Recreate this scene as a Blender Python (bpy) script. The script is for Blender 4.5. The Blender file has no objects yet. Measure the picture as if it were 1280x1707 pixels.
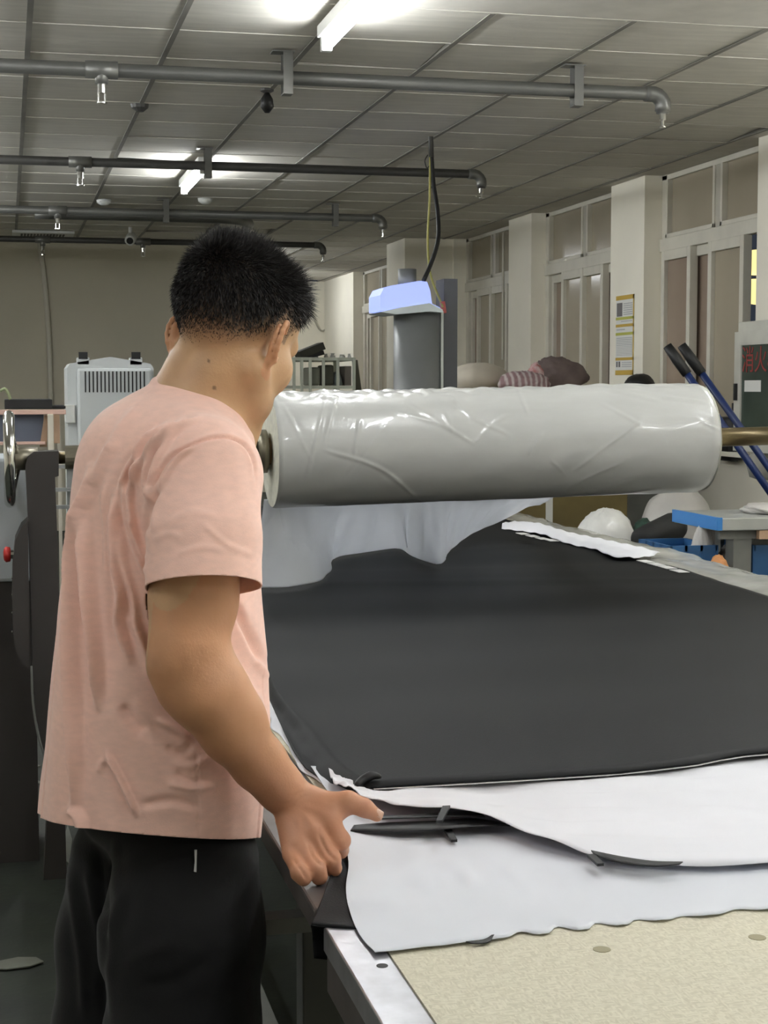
import bpy, bmesh, math, random
import numpy as np
from mathutils import Vector, Matrix
random.seed(7); rng = np.random.default_rng(7)
scene = bpy.context.scene
COL = scene.collection

# ------------------------------------------------------------------ camera
FOC = 2700.0; CXI, CYI = 640.0, 853.5; EYE = 1.5
PITCH = math.atan(208.5 / FOC)
YAW = math.atan(630.0 / FOC / math.sqrt(1 + (208.5 / FOC) ** 2))
FW = np.array([math.sin(YAW) * math.cos(PITCH), math.cos(YAW) * math.cos(PITCH), -math.sin(PITCH)])
RT = np.array([math.cos(YAW), -math.sin(YAW), 0.0])
UP = np.cross(RT, FW)
CAM = np.array([0.0, 0.0, EYE])
cam_data = bpy.data.cameras.new('camera')
cam = bpy.data.objects.new('camera', cam_data); COL.objects.link(cam)
cam_data.sensor_fit = 'VERTICAL'; cam_data.sensor_height = 36.0
cam_data.lens = 36.0 * FOC / 1707.0
cam_data.clip_start = 0.05; cam_data.clip_end = 200
m = Matrix(((RT[0], UP[0], -FW[0], CAM[0]), (RT[1], UP[1], -FW[1], CAM[1]), (RT[2], UP[2], -FW[2], CAM[2]), (0, 0, 0, 1)))
cam.matrix_world = m
scene.camera = cam

# ------------------------------------------------------------------ world, exposure
TUBE_POWER = 36.0
world = bpy.data.worlds.new('night'); scene.world = world; world.use_nodes = True
world.node_tree.nodes['Background'].inputs[0].default_value = (0.05, 0.06, 0.08, 1)
world.node_tree.nodes['Background'].inputs[1].default_value = 0.25
vs = scene.view_settings
vs.view_transform = 'Standard'; vs.look = 'None'; vs.gamma = 1.0; vs.use_curve_mapping = False
vs.exposure = 1.22

# ------------------------------------------------------------------ image <-> place
def ray(u, v): return FW + RT * ((u - CXI) / FOC) - UP * ((v - CYI) / FOC)
def P(u, v, d): return CAM + ray(u, v) * d
def onz(u, v, z): r = ray(u, v); return CAM + r * ((z - CAM[2]) / r[2])
def onx(u, v, x): r = ray(u, v); return CAM + r * (x / r[0])
def ony(u, v, y): r = ray(u, v); return CAM + r * (y / r[1])
def proj(pts):
    w = np.asarray(pts) - CAM; d = w @ FW
    return CXI + FOC * (w @ RT) / d, CYI - FOC * (w @ UP) / d, d

# ------------------------------------------------------------------ materials
def lin(c):
    r = []
    for x in c[:3]:
        x = x / 255.0
        r.append(x / 12.92 if x <= 0.04045 else ((x + 0.055) / 1.055) ** 2.4)
    return (*r, 1.0)
MATS = {}
def mat(name, rgb, rough=0.5, metal=0.0, var=0.0, vscale=8.0, bump=0.0, bscale=60.0, rgb2=None, stretch=None,
        emit=0.0, spec=0.5, alpha=1.0, trans=0.0, coat=0.0, attr=None, sheen=0.0, sub=0.0):
    if name in MATS: return MATS[name]
    M = bpy.data.materials.new(name); M.use_nodes = True
    nt = M.node_tree; b = nt.nodes['Principled BSDF']
    b.inputs['Base Color'].default_value = lin(rgb); b.inputs['Roughness'].default_value = rough
    b.inputs['Metallic'].default_value = metal; b.inputs['Specular IOR Level'].default_value = spec
    b.inputs['Alpha'].default_value = alpha; b.inputs['Transmission Weight'].default_value = trans
    b.inputs['Coat Weight'].default_value = coat; b.inputs['Sheen Weight'].default_value = sheen
    if sub:
        b.inputs['Subsurface Weight'].default_value = sub
        b.inputs['Subsurface Radius'].default_value = (0.012, 0.004, 0.002); b.inputs['Subsurface Scale'].default_value = 0.5
    if emit:
        b.inputs['Emission Color'].default_value = lin(rgb); b.inputs['Emission Strength'].default_value = emit
    tc = nt.nodes.new('ShaderNodeTexCoord'); mp = nt.nodes.new('ShaderNodeMapping')
    nt.links.new(tc.outputs['Object'], mp.inputs['Vector'])
    if stretch: mp.inputs['Scale'].default_value = stretch
    src = None
    if attr:
        at = nt.nodes.new('ShaderNodeAttribute'); at.attribute_name = attr; src = at.outputs['Color']
    if var > 0 or rgb2:
        n = nt.nodes.new('ShaderNodeTexNoise'); n.inputs['Scale'].default_value = vscale; n.inputs['Detail'].default_value = 5
        nt.links.new(mp.outputs['Vector'], n.inputs['Vector'])
        rp = nt.nodes.new('ShaderNodeValToRGB')
        c = np.array(lin(rgb)); c2 = np.array(lin(rgb2)) if rgb2 else c * (1 - var); c1 = c if rgb2 else np.minimum(c * (1 + var), 1)
        c2[3] = c1[3] = 1
        rp.color_ramp.elements[0].position = 0.35; rp.color_ramp.elements[1].position = 0.65
        rp.color_ramp.elements[0].color = c2; rp.color_ramp.elements[1].color = c1
        nt.links.new(n.outputs['Fac'], rp.inputs['Fac'])
        if src is not None:
            rp.color_ramp.elements[0].color = (1 - var,) * 3 + (1,); rp.color_ramp.elements[1].color = (1, 1, 1, 1)
            mx = nt.nodes.new('ShaderNodeMix'); mx.data_type = 'RGBA'; mx.blend_type = 'MULTIPLY'; mx.inputs[0].default_value = 1
            nt.links.new(src, mx.inputs[6]); nt.links.new(rp.outputs['Color'], mx.inputs[7]); src = mx.outputs[2]
        else: src = rp.outputs['Color']
    if src is not None: nt.links.new(src, b.inputs['Base Color'])
    if bump > 0:
        n2 = nt.nodes.new('ShaderNodeTexNoise'); n2.inputs['Scale'].default_value = bscale; n2.inputs['Detail'].default_value = 4
        nt.links.new(mp.outputs['Vector'], n2.inputs['Vector'])
        bp = nt.nodes.new('ShaderNodeBump'); bp.inputs['Strength'].default_value = bump; bp.inputs['Distance'].default_value = 0.004
        nt.links.new(n2.outputs['Fac'], bp.inputs['Height']); nt.links.new(bp.outputs['Normal'], b.inputs['Normal'])
    MATS[name] = M
    return M

# ------------------------------------------------------------------ objects
WL = {}
def wloc(o):
    return np.array(WL.get(o.name, (0, 0, 0)), float)
def tag(o, label=None, cat=None, group=None, kind=None):
    if label: o['label'] = label
    if cat: o['category'] = cat
    if group: o['group'] = group
    if kind: o['kind'] = kind
    return o
def thing(name, label, cat, loc=(0, 0, 0), group=None, kind=None):
    o = bpy.data.objects.new(name, None); COL.objects.link(o)
    o.empty_display_size = 0.1
    o.location = loc; WL[o.name] = tuple(loc)
    return tag(o, label, cat, group, kind)
def obj(name, geo, material, parent=None, smooth=False, loc=None, kind=None, label=None):
    """geo = (verts, faces) in world coordinates."""
    V = np.asarray(geo[0], float).reshape(-1, 3); F = geo[1]
    base = wloc(parent) if parent is not None else (np.asarray(loc, float) if loc is not None else np.zeros(3))
    me = bpy.data.meshes.new(name)
    me.from_pydata((V - base).tolist(), [], [list(map(int, f)) for f in F]); me.update()
    if smooth:
        me.polygons.foreach_set('use_smooth', [True] * len(me.polygons))
    if material is not None: me.materials.append(material)
    o = bpy.data.objects.new(name, me); COL.objects.link(o)
    if parent is not None: o.parent = parent; WL[o.name] = tuple(base)
    elif loc is not None: o.location = loc; WL[o.name] = tuple(loc)
    else: WL[o.name] = (0, 0, 0)
    if kind: o['kind'] = kind
    if label: o['label'] = label
    return o
def single(name, geo, material, label, cat, group=None, smooth=False, loc=None, kind=None):
    V = np.asarray(geo[0], float).reshape(-1, 3)
    if loc is None: loc = ((V[:, 0].min() + V[:, 0].max()) / 2, (V[:, 1].min() + V[:, 1].max()) / 2, V[:, 2].min())
    o = obj(name, geo, material, None, smooth, loc)
    return tag(o, label, cat, group, kind)
def join(*gs):
    V = []; F = []; n = 0
    for g in gs:
        v = np.asarray(g[0], float).reshape(-1, 3); V.append(v); F += [[i + n for i in f] for f in g[1]]; n += len(v)
    return np.concatenate(V), F
def box(x0, x1, y0, y1, z0, z1, bev=0.0):
    if bev <= 0:
        v = [(x, y, z) for z in (z0, z1) for y in (y0, y1) for x in (x0, x1)]
        return np.array(v, float), [(0, 2, 3, 1), (4, 5, 7, 6), (0, 1, 5, 4), (2, 6, 7, 3), (0, 4, 6, 2), (1, 3, 7, 5)]
    bm = bmesh.new(); bmesh.ops.create_cube(bm, size=1)
    for q in bm.verts:
        q.co = Vector(((x0 + x1) / 2 + q.co.x * (x1 - x0), (y0 + y1) / 2 + q.co.y * (y1 - y0), (z0 + z1) / 2 + q.co.z * (z1 - z0)))
    bmesh.ops.bevel(bm, geom=bm.edges[:], offset=bev, segments=2, affect='EDGES', profile=0.5)
    return frombm(bm)
def frombm(bm):
    bm.verts.index_update()
    v = np.array([q.co[:] for q in bm.verts]); f = [[q.index for q in p.verts] for p in bm.faces]; bm.free()
    return v, f
def frame_from(t):
    t = t / np.linalg.norm(t); a = np.array([0, 0, 1.0]) if abs(t[2]) < 0.9 else np.array([1.0, 0, 0])
    n = np.cross(a, t); n /= np.linalg.norm(n); return n, np.cross(t, n)
def tube(path, r, n=10, cap=True):
    path = np.asarray(path, float); rr = np.full(len(path), r) if np.isscalar(r) else np.asarray(r, float)
    T = np.gradient(path, axis=0); V = []; F = []
    pn = None
    for i in range(len(path)):
        t = T[i] / (np.linalg.norm(T[i]) + 1e-12)
        if pn is None: nn, bb = frame_from(t)
        else:
            nn = pn - t * (pn @ t); nn /= np.linalg.norm(nn); bb = np.cross(t, nn)
        pn = nn
        for k in range(n):
            a = 2 * math.pi * k / n; V.append(path[i] + rr[i] * (math.cos(a) * nn + math.sin(a) * bb))
    for i in range(len(path) - 1):
        for k in range(n):
            a = i * n + k; b = i * n + (k + 1) % n; F.append((a, b, b + n, a + n))
    if cap: F.append(tuple(range(n - 1, -1, -1))); F.append(tuple((len(path) - 1) * n + k for k in range(n)))
    return np.array(V), F
def lathe(o, axis, prof, n=24):
    """prof: list of (along axis, radius)"""
    o = np.asarray(o, float); ax = np.asarray(axis, float); ax = ax / np.linalg.norm(ax)
    return tube_raw([o + ax * s for s, _ in prof], [r for _, r in prof], ax, n)
def tube_raw(path, rr, ax, n):
    nn, bb = frame_from(ax); V = []; F = []
    for p, r in zip(path, rr):
        for k in range(n):
            a = 2 * math.pi * k / n; V.append(p + r * (math.cos(a) * nn + math.sin(a) * bb))
    for i in range(len(path) - 1):
        for k in range(n):
            a = i * n + k; b = i * n + (k + 1) % n; F.append((a, b, b + n, a + n))
    F.append(tuple(range(n - 1, -1, -1))); F.append(tuple((len(path) - 1) * n + k for k in range(n)))
    return np.array(V), F
def resample(pts, n):
    pts = np.asarray(pts, float); s = np.r_[0, np.cumsum(np.linalg.norm(np.diff(pts, axis=0), axis=1))]
    t = np.linspace(0, s[-1], n); return np.stack([np.interp(t, s, pts[:, i]) for i in range(pts.shape[1])], 1)
def smooth1(a, it=2):
    a = np.array(a, float)
    for _ in range(it): a[1:-1] = 0.25 * a[:-2] + 0.5 * a[1:-1] + 0.25 * a[2:]
    return a
def catmull(pts, n):
    """smooth curve through pts with n samples"""
    p = np.asarray(pts, float); k = len(p)
    if k < 3: return resample(p, n)
    s = np.r_[0, np.cumsum(np.linalg.norm(np.diff(p, axis=0), axis=1) + 1e-9)]
    m = np.gradient(p, s, axis=0); t = np.linspace(0, s[-1], n); i = np.clip(np.searchsorted(s, t) - 1, 0, k - 2)
    h = (s[i + 1] - s[i])[:, None]; x = ((t - s[i])[:, None]) / h
    return (2 * x**3 - 3 * x**2 + 1) * p[i] + (x**3 - 2 * x**2 + x) * h * m[i] + (-2 * x**3 + 3 * x**2) * p[i + 1] + (x**3 - x**2) * h * m[i + 1]
def grid_faces(r, c, off=0):
    return [(off + i * c + j, off + i * c + j + 1, off + (i + 1) * c + j + 1, off + (i + 1) * c + j) for i in range(r - 1) for j in range(c - 1)]
def loft(curves, nc, nr, closed_thick=0.0, disp=None):
    """sheet through curves; each curve resampled to nc points; nr rows"""
    C = np.stack([catmull(c, nc) for c in curves])
    k = len(C); s = np.linspace(0, k - 1, nr)
    G = np.zeros((nr, nc, 3))
    for j in range(nc): G[:, j] = catmull_u(C[:, j], s)
    if disp is not None: G = disp(G)
    V = G.reshape(-1, 3); F = grid_faces(nr, nc)
    if closed_thick:
        V, F = thicken(V, F, nr, nc, closed_thick)
    return V, F
def catmull_u(p, s):
    k = len(p)
    if k == 2:
        return p[0] + (p[1] - p[0]) * s[:, None]
    m = np.gradient(p, axis=0); i = np.clip(np.floor(s).astype(int), 0, k - 2); x = (s - i)[:, None]
    return (2 * x**3 - 3 * x**2 + 1) * p[i] + (x**3 - 2 * x**2 + x) * m[i] + (-2 * x**3 + 3 * x**2) * p[i + 1] + (x**3 - x**2) * m[i + 1]
def thicken(V, F, nr, nc, t):
    G = V.reshape(nr, nc, 3); N = np.cross(np.gradient(G, axis=1), np.gradient(G, axis=0)); N /= np.linalg.norm(N, axis=2)[..., None] + 1e-9
    N[N[..., 2] < 0] *= -1 if abs(N[..., 2].mean()) > 0.3 else 1
    W = (G - N * t).reshape(-1, 3); n = len(V)
    F2 = list(F) + [tuple(n + i for i in reversed(f)) for f in F]
    ring = list(range(nc)) + [i * nc + nc - 1 for i in range(1, nr)] + [(nr - 1) * nc + j for j in range(nc - 2, -1, -1)] + [i * nc for i in range(nr - 2, 0, -1)]
    for a, b in zip(ring, ring[1:] + ring[:1]): F2.append((b, a, n + a, n + b))
    return np.concatenate([V, W]), F2
def prism(outline, direction):
    """closed outline of world points extruded by a vector"""
    o = np.asarray(outline, float); n = len(o); d = np.asarray(direction, float)
    V = np.concatenate([o, o + d]); F = [tuple(range(n - 1, -1, -1)), tuple(range(n, 2 * n))]
    for i in range(n): F.append((i, (i + 1) % n, n + (i + 1) % n, n + i))
    return V, F
def vnoise(p, scale, seed=0):
    """cheap smooth value noise in [-1,1] made of sines"""
    r = np.random.default_rng(seed); p = np.asarray(p, float) * scale; o = np.zeros(p.shape[:-1])
    for _ in range(6):
        k = r.normal(size=p.shape[-1]); o += np.sin(p @ k + r.uniform(0, 6.28))
    return o / 3.0
def copy_tree(o, delta, parent=None):
    c = o.copy(); COL.objects.link(c); c.parent = parent
    if parent is None: c.location = Vector(o.location) + Vector(delta)
    for ch in list(o.children): copy_tree(ch, delta, c)
    return c

# ================================================================== ROOM
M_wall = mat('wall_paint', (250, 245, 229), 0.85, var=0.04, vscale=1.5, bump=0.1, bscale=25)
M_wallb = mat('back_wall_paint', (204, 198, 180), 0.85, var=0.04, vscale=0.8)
M_tile = mat('ceiling_tile', (206, 202, 191), 0.8, var=0.07, vscale=3.0, bump=0.5, bscale=30, stretch=(1, 6, 1))
M_ceil = mat('ceiling_board', (204, 200, 190), 0.85, var=0.05)
M_plen = mat('plenum_dark', (58, 56, 53), 0.95)
M_tbar = mat('ceiling_tee', (128, 125, 117), 0.6, var=0.2, vscale=3)
M_floor = mat('floor_green', (50, 56, 46), 0.55, rgb2=(40, 44, 38), vscale=5, bump=0.25, bscale=40)
M_frame = mat('window_frame', (214, 210, 196), 0.5, var=0.05, vscale=6)
M_frame_shade = mat('window_frame_shaded', (190, 186, 172), 0.5, var=0.05, vscale=6)  # shaded copy of the frame material; the shade on the mullions is painted in
M_pane = mat('window_pane_reflection', (176, 166, 146), 0.16, var=0.08, vscale=0.9, spec=0.5)  # opaque taupe stands in for the room mirrored in night-dark glass
M_pane2 = mat('window_pane_brown_reflection', (156, 138, 122), 0.16, var=0.08, vscale=0.9, spec=0.5)  # browner tone, the reflection painted into the pane colour as well
M_black = mat('black_plastic', (26, 26, 26), 0.5)
M_white = mat('white_plastic', (222, 224, 220), 0.4)

XW = 4.45; CZ = 3.0; YB = 22.9; XL = -4.5; YF = -3.5
floor = obj('floor', box(XL, XW + .3, YF, YB + .3, -0.1, 0), M_floor, kind='structure')
# --- ceiling: slab strips outside the tiled field, tiles and tees as parts
TX0, TP, TY0 = -0.485, 0.605, 6.38
NX, NY = 8, 28
TX1 = TX0 + NX * TP; TY1 = YB
ceil_g = join(box(XL, XW, YF, TY0, CZ, CZ + .05), box(XL, TX0, TY0, YB, CZ, CZ + .05), box(TX1, XW + .3, TY0, YB, CZ, CZ + .05), box(XL, XW + .3, YF, YB, CZ + .3, CZ + .34))
ceiling = obj('ceiling', ceil_g, M_ceil, kind='structure')
obj('plenum', box(TX0, TX1, TY0, YB, CZ + .25, CZ + .3), M_plen, ceiling)
tile_me = None
for i in range(NX):
    for j in range(NY):
        if tile_me is None:
            g = box(-.298, .298, -.295, .295, 0, .012, 0.003)
            tile = obj('ceiling_tile', g, M_tile, ceiling); tile_me = tile.data
        else:
            tile = bpy.data.objects.new('ceiling_tile', tile_me); COL.objects.link(tile); tile.parent = ceiling
        x = TX0 + (i + .5) * TP; y = TY0 + (j + .5) * .6
        if y > YB - .1: continue
        tile.location = (x, y, CZ + .002)
        tile.rotation_euler = (random.gauss(0, .003), random.gauss(0, .003), random.gauss(0, .002))
        if (i, j) in ((2, 7), (3, 1), (2, 12), (7, 4), (3, 15), (4, 15), (3, 14)):      # sagging or lifted tiles
            tile.rotation_euler = (random.choice((-1, 1)) * (.045 if j < 13 else .11), .02, 0.01); tile.location.z += .018 if j < 13 else .04
for i in range(NX + 1):
    x = TX0 + i * TP
    obj('tee_bar', join(box(x - .012, x + .012, TY0, TY1, CZ - .004, CZ), box(x - .002, x + .002, TY0, TY1, CZ, CZ + .03)), M_tbar, ceiling)
for j in range(NY):
    y = TY0 + j * .6
    obj('cross_tee', box(TX0, TX1, y - .008, y + .008, CZ - .002, CZ + .001), M_ceil, ceiling)

# --- walls
def wall(name, g, m=None): return obj(name, g, m or M_wall, kind='structure')
wall('wall_left', box(XL - .2, XL, YF, YB, 0, CZ))
wall('wall_front', box(XL, XW, YF - .2, YF, 0, CZ))
wall('wall_back', box(XL, XW, YB, YB + .2, 0, CZ))
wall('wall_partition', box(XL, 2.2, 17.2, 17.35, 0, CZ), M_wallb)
OPEN = [(9.15, 10.94), (11.6, 13.5), (14.15, 16.0), (18.85, 20.9)]
SILL = 1.1; REC = 0.16
gs = []; prev = YF
for a, b in OPEN:
    gs += [box(XW, XW + .3, prev, a, 0, CZ), box(XW, XW + .3, a, b, 0, SILL)]
    prev = b
gs.append(box(XW, XW + .3, prev, YB, 0, CZ))
gs.append(box(XW - .5, XW, 16.05, 16.85, 0, CZ))      # boxed-in column
wall('wall_right', join(*gs))
def win(name, a, b, sashes, mull):
    w = thing(name, None, None, (XW + REC, (a + b) / 2, SILL), kind='structure')
    x = XW + REC; t = .05
    def bar(nm, y0, y1, z0, z1, dx=0.0, m=M_frame, par=w): return obj(nm, box(x - .03 + dx, x + .03 + dx, y0, y1, z0, z1, .004), m, par)
    TZ = 2.46
    bar('frame_side', a, a + .07, SILL, CZ); bar('frame_side', b - .09, b, SILL, CZ); bar('frame_sill', a, b, SILL, SILL + .05)
    bar('transom', a, b, TZ, TZ + .09, -.015)
    bar('frame_head', a, b, CZ - .04, CZ - .003)
    my = a + (b - a) * mull
    bar('mullion', my - .045, my + .045, TZ + .09, CZ - .04, 0, M_frame_shade)
    for k, (p, q) in enumerate(((a + .07, my - .045), (my + .045, b - .09))):
        f = bar('light_frame', p, p + .03, TZ + .09, CZ - .04, -.01); bar('light_frame', q - .03, q, TZ + .09, CZ - .04, -.01)
        bar('light_frame', p, q, TZ + .09, TZ + .12, -.01)
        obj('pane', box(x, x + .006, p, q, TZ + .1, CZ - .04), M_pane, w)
    L = b - a
    for (s0, s1, dx, pm) in sashes:
        p, q = a + L * s0, a + L * s1
        f = bar('sash', p, p + .055, SILL + .05, TZ, dx); bar('stile', q - .055, q, SILL + .05, TZ, dx, par=w)
        bar('rail', p + .055, q - .055, TZ - .07, TZ, dx); bar('rail', p + .055, q - .055, SILL + .05, SILL + .12, dx)
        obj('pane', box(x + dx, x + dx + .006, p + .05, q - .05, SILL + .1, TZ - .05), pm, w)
    return w
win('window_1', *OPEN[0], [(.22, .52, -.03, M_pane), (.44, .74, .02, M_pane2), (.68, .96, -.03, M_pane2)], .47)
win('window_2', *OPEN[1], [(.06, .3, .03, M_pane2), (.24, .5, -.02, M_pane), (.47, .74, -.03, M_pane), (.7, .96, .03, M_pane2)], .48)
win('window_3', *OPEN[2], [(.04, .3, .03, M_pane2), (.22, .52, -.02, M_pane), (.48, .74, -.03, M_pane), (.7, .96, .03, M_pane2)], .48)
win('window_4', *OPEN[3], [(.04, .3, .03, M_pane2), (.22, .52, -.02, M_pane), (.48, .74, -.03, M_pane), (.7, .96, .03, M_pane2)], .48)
# lit lantern outside the gap of the nearest window
M_lant = mat('lantern_glow', (250, 226, 150), 0.5, emit=.6)
lp = onx(1262, 462, 6.2)
ln = thing('outdoor_lantern', 'glowing yellow lantern outside the open gap of the nearest window', 'lantern', tuple(lp))
obj('globe', lathe(lp + np.array([0, 0, .02]), (0, 0, 1), [(0, .07), (.05, .13), (.14, .14), (.2, .1), (.21, .02)], 16), M_lant, ln, True)
obj('globe', lathe(lp + np.array([0, 0, -.02]), (0, 0, -1), [(0, .1), (.06, .15), (.14, .14), (.2, .08), (.21, .02)], 16), M_lant, ln, True)
obj('bracket', box(lp[0], lp[0] + .03, lp[1] - .02, lp[1] + .02, 0, lp[2] - .2), M_black, ln)
outg = single('ground_outside', box(XW + .3, 12, 0, 25, -.1, -.02), M_plen, 'dark ground outside the windows', 'ground', kind='structure')

# --- fluorescent fixtures
M_tube = mat('tube_glow', (245, 248, 251), 0.4, emit=TUBE_POWER)
M_fix = mat('fixture_white', (225, 226, 222), 0.45)
def fixture(x, y0, label, L=1.2, z=2.9):
    t = thing('fluorescent_light', label, 'ceiling light', (x, y0 + L / 2, CZ), 'fluorescent tube lights on the ceiling')
    obj('housing', join(box(x - .035, x + .035, y0, y0 + L, z + .035, z + .085, .004)), M_fix, t)
    obj('tube', tube([(x, y0 + .04, z), (x, y0 + L - .04, z)], .021, 10), M_tube, t)
    for yy in (y0 + .02, y0 + L - .02): obj('end_cap', box(x - .022, x + .022, yy - .02, yy + .02, z - .022, z + .04, .003), M_fix, t)
    for yy in (y0 + .2, y0 + L - .2): obj('hanger', tube([(x, yy, z + .08), (x, yy, CZ + .01)], .004, 6), M_tbar, t)
    return t
fixture(1.31, 5.5, 'bright fluorescent tube cut off by the top edge of the picture')
fixture(1.27, 10.62, 'bright fluorescent tube hanging by the second sprinkler pipe')
fixture(2.45, 17.6, 'fluorescent tube near the far end of the room, behind the head', 1.2)
fixture(3.2, 20.6, 'added fluorescent tube at the very back of the room, hidden behind the head', 1.2)  # extra lamp out of sight, added to brighten the back of the room
ADDED_LIGHTS = [(1.3, .6, 'over the near end of the table'), (1.5, 3.0, 'over the middle of the table, above the frame'), (3.3, 3.4, 'over the right aisle, between the table and the wall'), (3.6, 1.2, 'over the right aisle near the camera'),
          (1.6, -1.9, 'behind the camera in the middle row'), (-1.5, 1.0, 'over the left aisle beside the camera'), (3.95, 5.3, 'beside the nearest window, just outside the frame'), (-.9, 4.2, 'over the left aisle beside the man'), (-.9, 7.2, 'over the left aisle beyond the machine'), (-.9, 10.0, 'over the left aisle beyond the second pipe'), (-.9, 12.8, 'over the left aisle short of the far wall'), (-1.2, 6.0, 'left of the frame, short of the nearest pipe'),
          (-3.0, 9.1, 'by the left wall, halfway down the room'), (-1.4, 8.7, 'left of the frame, between the first and second pipe'), (-1.4, 11.6, 'left of the frame, between the second and third pipe')]  # unseen tubes added outside the frame to light the room
for x, y, w in ADDED_LIGHTS: fixture(x, y, 'added unseen fluorescent tube light ' + w)

# --- sprinkler pipes
M_pipe = mat('pipe_grey', (118, 118, 114), 0.42, 0.5, var=0.12, vscale=4)
M_pipe_d = mat('pipe_dark', (78, 77, 74), 0.5, 0.3, var=0.1)
M_chrome = mat('chrome', (205, 205, 200), 0.12, 1.0)
PX1 = 3.05
for (y, z, nm, heads, hangs, dk) in [(7.29, 2.88, 'nearest', (.43,), (1.25, 2.62), 0), (10.3, 2.885, 'second', (.47,), (1.26,), 1),
                                     (13.15, 2.885, 'third', (.42,), (1.27, 2.65), 0), (15.75, 2.885, 'farthest', (.36, 1.3), (), 1)]:
    t = thing('sprinkler_pipe', f'grey sprinkler pipe under the ceiling, {nm} of the four', 'pipe', (0, y, z), 'sprinkler pipes under the ceiling')
    r = .031 if not dk else .028
    path = [(XL, y, z), (PX1 - .06, y, z), (PX1 - .02, y, z - .012), (PX1, y, z - .05), (PX1, y, z - .09)]
    obj('pipe', tube(catmull(path[1:], 8).tolist()[:0] + path[:2] + path[2:], r, 12), M_pipe_d if dk else M_pipe, t, True)
    obj('elbow', tube(catmull([(PX1 - .09, y, z), (PX1 - .03, y, z - .006), (PX1, y, z - .04), (PX1, y, z - .08)], 8), r * 1.2, 12), M_pipe, t, True)
    hd = obj('sprinkler_head', join(tube([(PX1, y, z - .08), (PX1, y, z - .12)], .016, 8), tube([(PX1, y, z - .12), (PX1, y, z - .15)], .008, 6), lathe((PX1, y, z - .15), (0, 0, -1), [(0, .018), (.004, .018)], 10)), M_chrome, t)
    for x in heads:
        obj('tee', join(tube([(x - .07, y, z), (x + .07, y, z)], r * 1.25, 12), tube([(x, y, z), (x, y, z - .06)], r * .95, 10)), M_pipe, t, True)
        obj('sprinkler_head', join(tube([(x, y, z - .06), (x, y, z - .1)], .018, 8), tube([(x - .014, y, z - .1), (x - .014, y, z - .14)], .005, 6), tube([(x + .014, y, z - .1), (x + .014, y, z - .14)], .005, 6),
            lathe((x, y, z - .14), (0, 0, -1), [(0, .024), (.005, .024)], 12)), M_chrome, t)
    for x in hangs:
        obj('hanger', join(box(x - .022, x + .022, y - .035, y - .031, z - .07, CZ - .01), box(x - .022, x + .022, y + .031, y + .035, z - .07, CZ - .01), box(x - .022, x + .022, y - .035, y + .035, z - .075, z - .07), box(x - .07, x + .03, y - .04, y + .04, CZ - .012, CZ - .006)), M_pipe, t)
# small ceiling fittings
p = onz(445, 158, 2.97)
sd = thing('ceiling_sensor', 'small dark sensor dangling from the ceiling below the nearest pipe', 'sensor', (p[0], p[1], CZ))
obj('mount', lathe((p[0], p[1], CZ), (0, 0, -1), [(0, .035), (.012, .035), (.02, .02)], 12), M_pipe_d, sd)
obj('body', lathe((p[0], p[1], CZ - .02), (0, 0, -1), [(0, .012), (.03, .03), (.07, .035), (.1, .012)], 12), M_black, sd, True)
p = onz(233, 180, 2.98)
single('ceiling_socket', lathe((p[0], p[1], CZ), (0, 0, -1), [(0, .05), (.02, .045), (.04, .02)], 12), M_pipe_d, 'small dark ceiling boss on the left tee line', 'ceiling fitting')
for k, (u, v, lb) in enumerate([(342, 335, 'white smoke detector'), (173, 337, 'flat white detector on the left tee line')]):
    p = onz(u, v, 2.98)
    single('smoke_detector', lathe((p[0], p[1], CZ), (0, 0, -1), [(0, .06), (.025, .055), (.045, .025)], 16), M_white, ['round white smoke detector beside the second tube light', 'round white smoke detector on the far left of the ceiling'][k], 'smoke detector', smooth=True)
p = P(218, 398, 15.2)
sc_ = thing('security_camera', 'small white security camera under the farthest pipe', 'camera', (p[0], p[1], p[2]))
obj('housing', lathe(p, (-.2, -.9, -.35), [(-.07, .02), (-.06, .05), (.06, .05), (.07, .045)], 14), M_white, sc_, True)
obj('lens', lathe(p + np.array([-.2, -.9, -.35]) * .068, (-.2, -.9, -.35), [(0, .034), (.012, .03)], 12), M_black, sc_)
obj('bracket', tube([p, p + np.array([0, .05, .1]), (p[0], p[1] + .05, CZ)], .018, 8), M_white, sc_)
# ceiling vent unit
a = onz(20, 392, 2.99); b = onz(122, 392, 2.99)
vt = thing('ceiling_vent', 'long white ceiling vent with dark slots at the far left', 'vent', (a[0], a[1], CZ))
obj('frame', box(a[0], b[0], a[1] - .5, a[1], CZ - .03, CZ - .004, .004), M_white, vt)
for k in range(14):
    xx = a[0] + .08 + k * (b[0] - a[0] - .16) / 14
    obj('slot', box(xx, xx + .02, a[1] - .4, a[1] - .12, CZ - .033, CZ - .029), M_black, vt)
a = onz(300, 362, 2.93)
single('duct_pipe', tube(catmull([a + (-1.2, 0, 0), a, onz(395, 366, 2.93), onz(410, 370, 2.93), onz(411, 382, 2.93)], 20), .045, 10), M_pipe, 'short bent grey pipe under the ceiling just above the head', 'pipe', smooth=True)
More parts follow.
